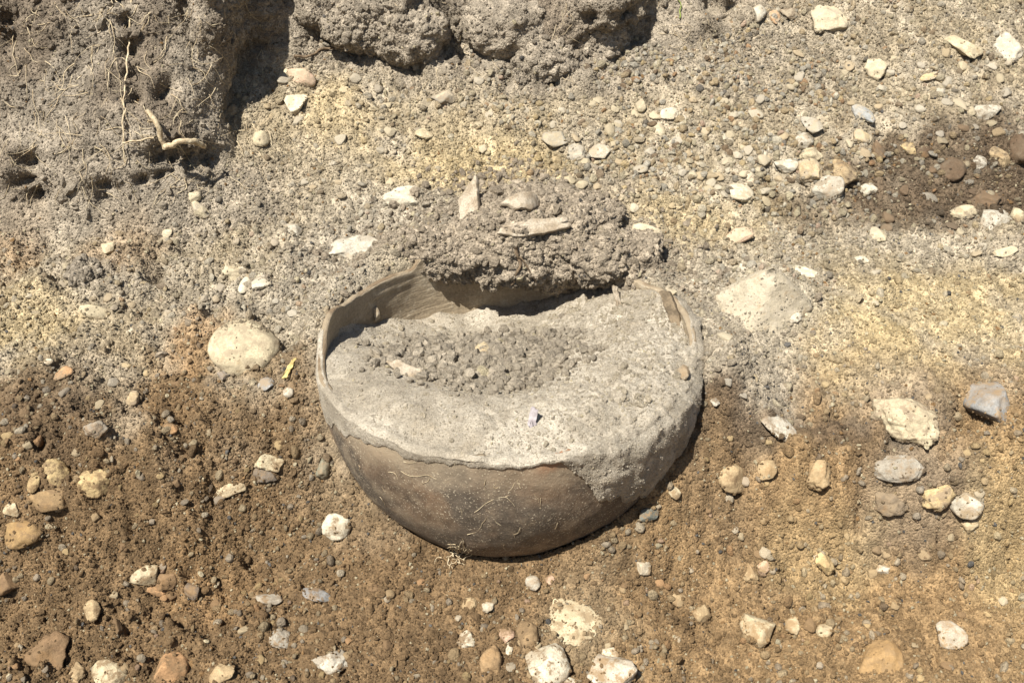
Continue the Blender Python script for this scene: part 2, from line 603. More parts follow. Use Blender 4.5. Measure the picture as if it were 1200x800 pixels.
# hollows and clefts in the face (photograph path, radius px, depth m)
_t = bvh(pf.reshape(shp)[::3, ::3].reshape(-1, 3), grid_faces(len(range(0, shp[0], 3)), len(range(0, shp[1], 3))))
CLEFT = [([(140, -5), (146, 25), (150, 55), (152, 85), (154, 112)], 11, 0.030), ([(186, 182), (206, 186), (228, 188), (250, 184)], 13, 0.034), ([(30, 190), (28, 212), (40, 228)], 14, 0.030), ([(118, 232), (122, 218)], 9, 0.022),
         ([(165, 212), (190, 205), (206, 200)], 9, 0.02), ([(190, 108), (198, 100)], 12, 0.03), ([(2, 20), (6, 40)], 12, 0.03), ([(528, 46), (548, 50)], 20, 0.05), ([(468, 62), (476, 72)], 12, 0.025), ([(622, 96), (648, 97)], 12, 0.03), ([(690, 22), (696, 46)], 9, 0.03),
         ([(586, 60), (600, 72)], 8, 0.025), ([(740, 20), (750, 50), (760, 70)], 11, 0.025), ([(590, 92), (560, 95), (530, 98)], 10, 0.02), ([(330, 45), (380, 48), (420, 60)], 9, 0.015), ([(830, 8), (860, 4)], 10, 0.02)]
nbf = nb.reshape(-1, 3)
push = np.zeros(len(pf))
for pts, rp, dp in CLEFT:
    for q in pts:
        h = hit(q[0], q[1], _t)
        if h:
            rw = rp * depth(h[0]) / FPX
            d2 = ((pf - np.array(h[0])) ** 2).sum(1) / rw ** 2
            push = np.maximum(push, dp * np.exp(-d2 * 1.1) * (1 + 0.4 * perlin(pf * 60)))
pf = pf - nbf * push[:, None]
bank_v = pf
bank_f = grid_faces(shp[0], shp[1])
nn = fbm(pf * 6 + 1, 4)
bcol = HUMUS * (1 + 0.22 * nn)[:, None] * 1.0
mm = sstep(0.05, 0.4, perlin(pf * np.array([9, 9, 5]) + 20))[:, None]
bcol = bcol * (1 - mm * .6) + lin(98, 84, 68) * mm * .6
gm = (1 - sstep(0.0, 0.05, zz.reshape(-1)))[:, None]
low = soil_color(pf[:, 0], pf[:, 1])
bcol = bcol * (1 - gm * .7) + low * gm * .7
bme = mesh_np('bank', bank_v, bank_f, True, [M_SOIL])
add_color(bme, 'soil', bcol)
link('bank', bme, kind='structure')
st = 2
bi = np.arange(0, shp[0], st)
bj = np.arange(0, shp[1], st)
T_B = bvh(pf.reshape(shp)[np.ix_(bi, bj)].reshape(-1, 3), grid_faces(len(bi), len(bj)))

# ------------------------------------------------------------------ the jar
NTH = 420
th = np.linspace(0, 2 * math.pi, NTH, endpoint=False)       # 0 = +x, pi/2 = back
thn = P3(np.cos(th) * 3, np.sin(th) * 3)
back = sstep(-0.22, 0.16, np.sin(th))
brk = 0.011 + 0.028 * back + 0.007 * fbm(thn * 0.9, 2) + 0.0012 * perlin(thn * 7)
brk = brk + 0.006 * np.exp(-((th - 4.95) / 0.12) ** 2) - 0.006 * np.exp(-((th - 5.35) / 0.15) ** 2)
# chipped rim: stepped breaks
_rk = np.random.default_rng(12)
_kt = np.sort(np.concatenate([_rk.uniform(0, 2 * math.pi, 26), [1.95, 2.03, 2.16, 2.20]]))
_kv = _rk.uniform(-0.007, 0.005, len(_kt))
_kv[np.searchsorted(_kt, 2.03)] = 0.016
_kv[np.searchsorted(_kt, 2.16)] = 0.010
brk = brk + back * np.interp(th, _kt, _kv, period=2 * math.pi)
brk = brk + 0.0010 * np.sign(perlin(thn * 2.4 + 7)) * sstep(0.05, 0.2, np.abs(perlin(thn * 2.4 + 7)))
NP = 70
prof = []
for kind in ('out', 'in'):
    T = 0.0 if kind == 'out' else JT
    R_, V_ = JR - T, JV - T
    s = np.linspace(-math.pi / 2 + 0.02, 0, NP)
    prof.append((R_ * np.abs(np.cos(s)) ** (2 / JP), JZ - V_ * np.abs(np.sin(s)) ** (2 / JP)))
rows = []
kinds = []
up = np.linspace(0, 1, 12)[1:]
for i in range(NP):
    rows.append((np.full(NTH, prof[0][0][i]), np.full(NTH, prof[0][1][i])))
    kinds.append(0)
for u in up:
    z = brk * u
    rows.append((JR - 1.2 * z ** 2 * 1.0, JZ + z))
    kinds.append(0)
# broken edge, slightly rounded and rough
rows.append((JR - 1.2 * brk ** 2 - 0.0025, JZ + brk + 0.0012 + 0.0008 * perlin(thn * 14)))
kinds.append(1)
rows.append((JR - 1.2 * brk ** 2 - JT * 0.6, JZ + brk + 0.0009 + 0.0012 * perlin(thn * 17 + 4)))
kinds.append(1)
for u in up[::-1]:
    z = brk * u
    rows.append((JR - JT - 1.2 * z ** 2, JZ + z))
    kinds.append(2)
for i in range(NP - 1, -1, -1):
    rows.append((np.full(NTH, prof[1][0][i]), np.full(NTH, prof[1][1][i])))
    kinds.append(2)
jr = np.array([r for r, z in rows])
jz = np.array([z for r, z in rows])
jv = np.stack([jr * np.cos(th), jr * np.sin(th), jz - JZ], -1)
jp = jv.reshape(-1, 3)
wobble = 0.0035 * fbm(jp * 7 + 5, 2) + 0.0011 * perlin(jp * 35)
jdir = jp / (np.linalg.norm(jp, axis=1)[:, None] + 1e-9)
jp = jp + jdir * wobble[:, None]
# inner wall carries wiping grooves
kk = np.repeat(np.array(kinds), NTH)
gro = 0.0009 * perlin(np.stack([jp[:, 0] * 9, jp[:, 1] * 9, jp[:, 2] * 130], 1))
jp[:, :2] *= (1 + np.where(kk == 2, gro * 4, 0))[:, None]
TILT = Matrix.Rotation(math.radians(-5.0), 4, 'X')
jp = jp @ np.array(TILT.to_3x3()).T


def mat_jar():
    m = Mat('fired_clay_outer', 0.78, 0.25)
    n1 = m.noise(9, 4, 0.6)
    c = m.mix(m.ramp(n1, 0.36, 0.62), lin(90, 80, 68), lin(114, 95, 75))
    c = m.mix(m.ramp(m.noise(5, 3, 0.5), 0.52, 0.68, 0, 0.6), c, lin(52, 46, 41))
    c = m.mix(m.ramp(m.noise(12, 3), 0.58, 0.72, 0, 0.4), c, lin(124, 98, 74))
    c = m.val(c, m.ramp(m.noise(60, 5, 0.7), 0.3, 0.7, 0.72, 1.25))
    # dried mud flecks and smears
    fl = m.math('MULTIPLY', m.ramp(m.noise(420, 3, 0.65), 0.58, 0.66), m.ramp(m.noise(14, 3), 0.34, 0.56, 0.35, 1))
    sm = m.math('MULTIPLY', m.ramp(m.noise(30, 6, 0.85), 0.5, 0.68), 0.6)
    c = m.mix(sm, c, lin(128, 112, 90))
    c = m.mix(fl, c, lin(186, 172, 146))
    c = m.mix(m.attr('dust', out='Fac'), c, lin(160, 143, 117))
    c = m.mix(m.attr('rust', out='Fac'), c, lin(160, 106, 68))
    return m.out(c, m.math('ADD', m.noise(130, 5, 0.75), m.math('MULTIPLY', fl, 0.6)), 0.5, 0.003)


def mat_jar_in():
    m = Mat('fired_clay_inner', 0.9, 0.15)
    n = m.noise(10, 4, 0.6)
    c = m.mix(m.ramp(n, 0.35, 0.65), lin(142, 127, 104), lin(164, 148, 123))
    st = m.noise(70, 5, 0.7, stretch=(0.3, 0.3, 2.6))
    c = m.val(c, m.ramp(st, 0.3, 0.7, 0.88, 1.08))
    c = m.mix(m.ramp(m.noise(34, 5, 0.75), 0.5, 0.66, 0, 0.7), c, lin(176, 163, 140))
    c = m.val(c, m.ramp(m.noise(300, 3, 0.7), 0.3, 0.7, 0.82, 1.15))
    return m.out(c, m.math('ADD', st, m.math('MULTIPLY', m.noise(180, 4, 0.7), 0.4)), 0.6, 0.004)


def mat_jar_edge():
    m = Mat('broken_clay_edge', 0.95, 0.1)
    c = m.mix(m.ramp(m.noise(25, 4, 0.6), 0.4, 0.62), lin(152, 136, 112), lin(122, 104, 82))
    c = m.mix(m.attr('rust', out='Fac'), c, lin(184, 108, 58))
    return m.out(c, m.noise(220, 5, 0.8), 0.8, 0.004)


jf = grid_faces(len(rows), NTH, True)
jme = mesh_np('jar_body', jp, jf, True, [mat_jar(), mat_jar_edge(), mat_jar_in()])
fk = np.array(kinds)
mi = np.repeat(np.where((fk[:-1] == 1) | (fk[1:] == 1), 1, fk[:-1]), NTH)
jme.polygons.foreach_set('material_index', mi.astype(np.int32))
TH = np.tile(th, len(rows))
below = np.repeat(np.arange(len(rows)), NTH)
zrel = jp[:, 2]
brkT = np.tile(brk, len(rows))
dn = fbm(jp * 30, 4)
dust = np.clip((1 - sstep(0.0, 0.035, brkT - zrel + 0.02 * dn)) * 0.75 * (0.4 + 0.6 * sstep(0.0, 0.4, np.abs(np.sin((TH - 4.71) / 2)))), 0, 1)
leftbits = np.clip(sstep(0.0, 0.5, dn) * sstep(0.2, 0.7, -np.cos(TH)), 0, 1) * 0.35
add_float(jme, 'dust', np.clip(dust + leftbits, 0, 1))
rust = np.exp(-((TH - 4.93) / 0.075) ** 2) * (1 - sstep(0.010, 0.026, brkT - zrel + np.sin(TH) * JR * math.tan(math.radians(-5.0)) + 0.02 * dn)) * sstep(-0.3, 0.3, dn + 0.1) * 0.5 * (fk[np.repeat(np.arange(len(rows)), NTH)] < 2)
add_float(jme, 'rust', np.clip(rust * 1.2, 0, 1))
jar = link('clay_jar', None, label='large round brown clay jar, broken open and full of grey sand', cat='jar')
jar.location = (JX, JY, JZ)
jar.rotation_euler = (0, 0, 0)
jbody = link('jar_body', jme, jar)
T_J = bvh(jp + np.array([JX, JY, JZ]), jf)


def jar_pt(theta, s):
    """point on the outer wall, s<0 below the belly line (metres of height)"""
    return None


# ------------------------------------------------------------------ sand inside the jar
RI = JR - JT
ctrl = np.array([  # x, y (in jar radii), z above belly line
    (-0.98, 0.02, 0.014), (-0.9, 0.35, -0.012), (-0.72, 0.62, -0.050), (-0.45, 0.83, -0.070), (0.0, 0.95, -0.066), (0.4, 0.86, -0.046), (0.62, 0.74, 0.002), (0.8, 0.55, 0.030),
    (0.97, 0.2, 0.022), (0.99, -0.1, 0.030), (-0.95, -0.3, 0.022), (-0.7, -0.68, 0.030), (-0.3, -0.93, 0.026), (0.05, -0.98, 0.020), (0.35, -0.9, 0.030), (0.7, -0.68, 0.036), (0.9, -0.35, 0.034),
    (0.0, 0.55, -0.050), (-0.45, 0.45, -0.042), (-0.5, 0.1, -0.012), (0.35, 0.5, -0.016), (0.6, 0.2, 0.012), (0.0, 0.1, -0.030), (-0.2, 0.15, -0.030), (0.2, 0.1, -0.026), (-0.25, -0.2, -0.012), (0.1, -0.25, -0.008),
    (-0.55, -0.3, 0.012), (0.55, -0.2, 0.032), (0.0, -0.6, 0.022), (-0.3, -0.6, 0.022), (0.4, -0.5, 0.034), (0.7, 0.0, 0.026)])


def sand_z(x, y):
    u = x / JR
    v = y / JR
    num = 0
    den = 0
    for a, b, z in ctrl:
        w_ = np.exp(-((u - a) ** 2 + (v - b) ** 2) / (2 * 0.21 ** 2)) + 1e-9
        num = num + w_ * z
        den = den + w_
    return num / den


NT2, NR2 = 560, 96
th2 = np.linspace(0, 2 * math.pi, NT2, endpoint=False)
rad = np.linspace(0.0, 1.0, NR2) ** 0.8 * (RI + 0.0015)
sx = rad[:, None] * np.cos(th2)
sy = rad[:, None] * np.sin(th2)
fx, fy = sx.ravel(), sy.ravel()
heap = np.exp(-(((fx + 0.035) / 0.10) ** 2 + ((fy - 0.015) / 0.075) ** 2) ** 2)
rough_r = sstep(-0.05, 0.15, fx + 0.04 * perlin(P3(fx * 20, fy * 20)))
pz = P3(fx, fy)
sz = sand_z(fx, fy) + 0.0055 * fbm(pz * 13, 3) + 0.012 * heap + (0.001 + 0.0030 * rough_r) * billow(pz * 42, 4, 0.6) + 0.014 * sstep(0.165, JR - JT, np.hypot(fx, fy)) ** 2 * sstep(0.0, 0.12, fy) * (1 + 0.5 * perlin(pz * 25)) + 0.006 * heap * billow(pz * 40 + 3, 2)
tz = -math.sin(math.radians(2.5))
sz = sz + fy * math.tan(math.radians(-5.0))
_fr = 1 - sstep(-0.06, 0.02, fy)
sz = sz + _fr * (0.007 * np.exp(-((np.hypot(fx, fy) - 0.15) / 0.07) ** 2) - 0.011 * sstep(0.175, RI, np.hypot(fx, fy)) ** 1.5)
sv_ = np.stack([fx, fy, sz], 1).reshape(NR2, NT2, 3)
# spilled lip: over the broken front edge and down the outside
brk2 = np.interp(th2, np.append(th, 2 * math.pi), np.append(brk, brk[0]))
front = sstep(0.12, 0.3, -np.sin(th2 + 0.12))
front = np.clip((1 - sstep(2.95, 3.15, np.mod(th2 + math.pi, 2 * math.pi) - 0)) * 1.0 * (np.sin(th2) < 0.1), 0, 1)
ang = np.degrees(np.mod(th2, 2 * math.pi))         # 180 left, 270 front, 360 right
on = np.interp(ang, [0, 26, 44, 154, 178, 360], [1, 1, 0, 0, 1, 1])
drape = np.interp(ang, [0, 26, 44, 150, 178, 198, 215, 232, 250, 262, 276, 284, 290, 297, 305, 318, 330, 345, 360],
                  [0.045, 0.02, 0.0, 0.0, 0.070, 0.062, 0.030, 0.014, 0.009, 0.008, 0.003, 0.005, 0.034, 0.084, 0.098, 0.120, 0.135, 0.110, 0.080])
drape = drape * (1 + 0.16 * fbm(P3(np.cos(th2) * 9, np.sin(th2) * 9), 3)) + 0.004 * perlin(P3(np.cos(th2) * 22, np.sin(th2) * 22))
NL = 30
lip = []
edge_r = RI + 0.0015
tt = math.tan(math.radians(-5.0))
for k in range(1, NL + 1):
    s = k / NL
    # path: across the rim (0..0.25), then down the outside
    top = sv_[-1, :, 2]
    rim_z = brk2 + np.sin(th2) * JR * tt
    zi = np.maximum(top, rim_z + 0.0022)
    if s <= 0.3:
        a = s / 0.3
        r_ = edge_r + (JR + 0.002 - edge_r) * a
        z_ = zi + 0.004 * math.sin(a * math.pi / 2) * 0 - np.maximum(0.004, 0.55 * (zi - rim_z)) * a * a + (top - zi) * (1 - a) ** 6
        r_on, z_on = r_ + 0 * z_, z_
    else:
        a = (s - 0.3) / 0.7
        z_ = (zi - np.maximum(0.004, 0.55 * (zi - rim_z))) - (drape + 0.002) * a
        body = JR * np.clip(1 - np.abs(np.minimum(z_ - np.sin(th2) * JR * tt, 0) / JV) ** JP, 0, 1) ** (1 / JP)
        thick = 0.0075 * np.sqrt(max(0, 1 - a ** 2.2)) * np.interp(ang, [0, 60, 180, 282, 296, 360], [1.2, 0.4, 0.4, 0.4, 1.3, 1.3]) - 0.0045 * (a > 0.97)
        q0 = np.stack([body * np.cos(th2), body * np.sin(th2), z_ - np.sin(th2) * JR * tt], 1)
        wb_ = 0.0035 * fbm(q0 * 7 + 5, 2) + 0.0011 * perlin(q0 * 35)
        q0 = q0 + q0 / np.linalg.norm(q0, axis=1)[:, None] * (wb_ + thick)[:, None]
        q0 = q0 @ np.array(TILT.to_3x3()).T
        r_on, z_on = np.hypot(q0[:, 0], q0[:, 1]), q0[:, 2]
    # where nothing spills the lip folds back under the fill
    r_off = edge_r - 0.02 * s
    z_off = top - 0.02 * s
    r_ = r_on * on + r_off * (1 - on)
    z_ = z_on * on + z_off * (1 - on)
    lip.append(np.stack([r_ * np.cos(th2), r_ * np.sin(th2), z_], 1))
lip = np.array(lip)
lp = lip.reshape(-1, 3)
ln = np.stack([lp[:, 0], lp[:, 1], np.full(len(lp), 0.1)], 1)
ln /= np.linalg.norm(ln, axis=1)[:, None]
rightness = sstep(-0.02, 0.08, lp[:, 0])
onl = np.tile(on, NL) * np.repeat(np.sin(np.linspace(0, 1, NL) * math.pi) ** 0.5, NT2)
lp = lp + ln * (onl * ((0.0006 + 0.0030 * rightness) * (fbm(lp * 38 + 6, 4, 0.6) - 1.2 * np.exp(-(perlin(lp * 24 + 2) / 0.05) ** 2) * sstep(-0.1, 0.3, perlin(lp * 9)))))[:, None]
sand_v = np.concatenate([sv_.reshape(-1, 3), lp])
sand_f = grid_faces(NR2 + NL, NT2, True)


def mat_sand():
    m = Mat('grey_sand')
    c = m.mix(m.ramp(m.noise(16, 4, 0.6), 0.35, 0.65), lin(150, 139, 121), lin(176, 165, 146))
    c = m.mix(m.ramp(m.noise(38, 5, 0.75), 0.52, 0.7, 0, 0.6), c, lin(150, 136, 114))
    c = m.mix(m.attr('heap', out='Fac'), c, lin(148, 135, 117))
    c = m.val(c, m.math('MULTIPLY', m.ramp(m.noise(70, 4, 0.7), 0.3, 0.7, 0.82, 1.14), m.ramp(m.noise(600, 3, 0.7), 0.28, 0.72, 0.7, 1.28)))
    h = m.math('ADD', m.noise(330, 5, 0.8), m.math('MULTIPLY', m.noise(90, 4, 0.7), 0.8))
    return m.out(c, h, 0.8, 0.004)


sme = mesh_np('sand_fill', sand_v, sand_f, True, [mat_sand()])
add_float(sme, 'heap', np.concatenate([heap * .8, np.zeros(len(lp))]))
sand = link('sand_fill', sme, label='pale grey sand filling the jar and spilling over its front', cat='sand', kind='stuff')
sand.location = (JX, JY, JZ)
sandw = sand_v + np.array([JX, JY, JZ])
T_S = bvh(sandw, sand_f)

# ------------------------------------------------------------------ loose grey soil heaped over the back of the rim
def lump_mesh(name, cx_, cy_, cz_, rx, ry, rz, seed, amp=1.0, sub=6, col=HUMUS, flat=0.0):
    bm = bmesh.new()
    bmesh.ops.create_icosphere(bm, subdivisions=sub, radius=1)
    v = np.array([q.co[:] for q in bm.verts])
    fc = np.array([[q.index for q in f.verts] for f in bm.faces])
    bm.free()
    u = v.copy()
    p = v * np.array([rx, ry, rz])
    q = p + seed * 3.1
    d = amp * (0.30 * min(rx, ry, rz) * fbm(q * (0.5 / min(rx, ry, rz)), 3) + 0.009 * fbm(q * 24, 3) + 0.006 * billow(q * 62, 2) + 0.0022 * perlin(q * 170))
    p = p + u * d[:, None]
    p += np.array([cx_, cy_, cz_])
    return p, fc


def soil_mesh(name, p, fc, col=HUMUS, var=0.2):
    me = mesh_np(name, p, fc, True, [M_SOIL])
    add_color(me, 'soil', np.clip(col * (1 + var * fbm(p * 14, 4))[:, None], 0.02, 0.8))
    return me


heaps_v, heaps_f, off = [], [], 0
HB = [(-0.075, 0.262, 0.265, 0.075, 0.05, 0.030, 1), (0.005, 0.268, 0.275, 0.08, 0.065, 0.042, 2), (0.08, 0.262, 0.272, 0.075, 0.065, 0.044, 3), (0.135, 0.240, 0.262, 0.055, 0.05, 0.034, 4),
      (0.045, 0.31, 0.29, 0.12, 0.06, 0.035, 5), (-0.03, 0.225, 0.244, 0.022, 0.018, 0.014, 6), (0.175, 0.21, 0.25, 0.022, 0.022, 0.014, 7), (-0.06, 0.235, 0.262, 0.03, 0.02, 0.018, 8), (-0.135, 0.27, 0.258, 0.06, 0.04, 0.022, 9), (0.17, 0.25, 0.262, 0.045, 0.04, 0.026, 10)]
for a in HB:
    p, fc = lump_mesh('h', a[0] + JX, a[1] - 0.038, a[2] - 0.016, a[3], a[4] * 0.95, a[5] * 1.3, a[6], sub=6 if a[3] > 0.04 else 5)
    heaps_v.append(p)
    heaps_f.append(fc + off)
    off += len(p)
hv = np.concatenate(heaps_v)
hf = np.concatenate(heaps_f)
link('soil_heap', soil_mesh('soil_heap', hv, hf, lin(154, 140, 120)), label='cloddy heap of grey topsoil slumped over the back rim of the jar', cat='soil', kind='stuff')
T_H = bvh(hv, hf)

# loose clods under and along the bank
CL = [(640, 80, 44, 34, 'rounded grey soil clod rolled out below the top bank'), (590, 30, 60, 40, 'large pale grey soil clod jutting from the top bank'),
      (480, 40, 46, 36, 'crumbly grey soil clod hanging at the bank beside the dark hollow'), (700, 40, 44, 40, 'grey soil clod in the bank right of the pale clod'),
      (420, 30, 40, 34, 'dull grey soil clod in the bank left of the dark hollow'), (100, 330, 26, 22, 'dark soil clod on the slope below the left bank')]
clods = []
for i, (px, py, rw, rh, lab) in enumerate(CL):
    h = hit(px, py, T_G, T_B)
    k = depth(h[0]) / FPX
    p, fc = lump_mesh('c', 0, 0, 0, rw * k, rw * k * .8, rh * k, 20 + i, 0.9, 5)
    c = h[0] + Vector((0, 0.4 * rw * k, -0.15 * rh * k))
    o = link('soil_clod', soil_mesh('soil_clod', p, fc, HUMUS * 1.05), label=lab, cat='clod', group='grey soil clods under the bank')
    o.location = c
    clods.append((p + np.array(c), fc))

# ------------------------------------------------------------------ stones
DIRT_G = lin(160, 145, 120)
DIRT_B = lin(118, 88, 54)


def stone_np(seed, sub, cut, hard, lumpy=0.06, pyramid=False):
    r = np.random.default_rng(seed)
    bm = bmesh.new()
    bmesh.ops.create_icosphere(bm, subdivisions=sub, radius=1)
    v = np.array([q.co[:] for q in bm.verts])
    fc = np.array([[q.index for q in f.verts] for f in bm.faces])
    bm.free()
    v = v * (1 + 0.10 * perlin(v * 0.9 + seed * 1.7))[:, None]
    for _ in range(cut):
        n = r.normal(size=3)
        n /= np.linalg.norm(n)
        d = r.uniform(0.5, 0.86)
        over = np.clip(v @ n - d, 0, None)
        v = v - n * (over * hard)[:, None]
    if pyramid:
        zc = np.clip(v[:, 2], -1, 1)
        f_ = np.where(zc > -0.2, np.clip((1.0 - zc) / 1.2, 0.04, 1), 1.0)
        ang = np.arctan2(v[:, 1], v[:, 0])
        a2 = ang + 0.5
        sq = 1 / (np.abs(np.cos(a2)) ** 1.3 + np.abs(np.sin(a2)) ** 1.3) ** (1 / 1.3)
        rr_ = f_ * sq
        v = np.stack([np.cos(ang) * rr_ + 0.12 * zc, np.sin(ang) * rr_ + 0.1 * zc, zc], 1)
    v = v * (1 + lumpy * fbm(v * 2.2 + seed * 2.3, 3))[:, None]
    v = v - (v.max(0) + v.min(0)) / 2
    v = v / ((v.max(0) - v.min(0)) / 2)
    return v, fc


SURF = (T_G, T_B, T_S)


STUCK = []


def place_stone(px, py, wpx, hpx, col, label, shape='r', rot=0, sink=0.35, name='stone', cat='stone', group=None, seed=None, flat=0.7, trees=SURF, mesh=None, sub=4, tilt=None):
    h = hit(px, py + 0.15 * hpx, *trees)
    if h is None:
        return None
    p, nrm, t = h
    k = depth(p) / FPX
    a = wpx * k / 2
    s = max(0.4, -ray(px, py).dot(nrm))
    c = flat * hpx * k / 2 * 1.05
    b = math.sqrt(max((hpx * k / 2 * 1.12) ** 2 - (c * math.sqrt(1 - s * s)) ** 2, (0.5 * hpx * k / 2) ** 2)) / s
    b = min(b, a * 1.6 + 0.004)
    seed = seed if seed is not None else int(px * 7 + py * 13) % 9973
    if mesh is None:
        cut, hard, lum = {'r': (8, 0.8, 0.09), 'a': (12, 0.97, 0.06), 's': (9, 0.92, 0.18), 'o': (4, 0.55, 0.05), 'k': (5, 0.7, 0.17)}[shape]
        v, fc = stone_np(seed, sub, cut, hard, lum, pyramid='pyramid shaped stone coated' in label)
        mesh = mesh_np(name, v * np.array([a, b, c]), fc, True, [M_STONE])
        scl = (1, 1, 1)
    else:
        scl = (a, b, c)
    o = link(name, mesh, label=label, cat=cat, group=group)
    o.scale = scl
    up = Vector((0, 0, 1)).lerp(nrm, 0.7).normalized()
    q = up.to_track_quat('Z', 'Y')
    # keep the stone's long axis across the view, turned by rot
    xax = Vector((1, 0, 0)) - up * up.x
    xax.normalize()
    yax = up.cross(xax)
    m = Matrix((xax, yax, up)).transposed().to_4x4() @ Matrix.Rotation(math.radians(rot), 4, 'Z')
    o.rotation_euler = m.to_euler()
    o.location = p + up * c * (1 - 2 * sink)
    o.color = (*col, 1)
    d = np.array([bilin(GC[..., i], np.array([p.x]), np.array([p.y]))[0] for i in range(3)])
    mixk = 0.32 if cat == 'pebble' else 0.18
    o.color = (*(np.array(col) * (1 - mixk) + d * mixk), 1)
    o['dirt'] = [float(x) for x in d] + [1.0]
    if wpx >= 18 and cat == 'stone':
        STUCK.append((o, m, wpx, hpx, d, c))
    return o


WHT = lin(200, 190, 166)
CRM = lin(186, 172, 140)
TN = lin(172, 150, 114)
YL = lin(188, 164, 118)
OR = lin(174, 134, 94)
PK = lin(200, 168, 142)
GR = lin(150, 144, 130)
LG = lin(182, 174, 156)
BG = lin(134, 137, 136)
DG = lin(96, 92, 86)
BR = lin(116, 92, 66)
DB = lin(86, 68, 50)
GN = lin(110, 112, 96)
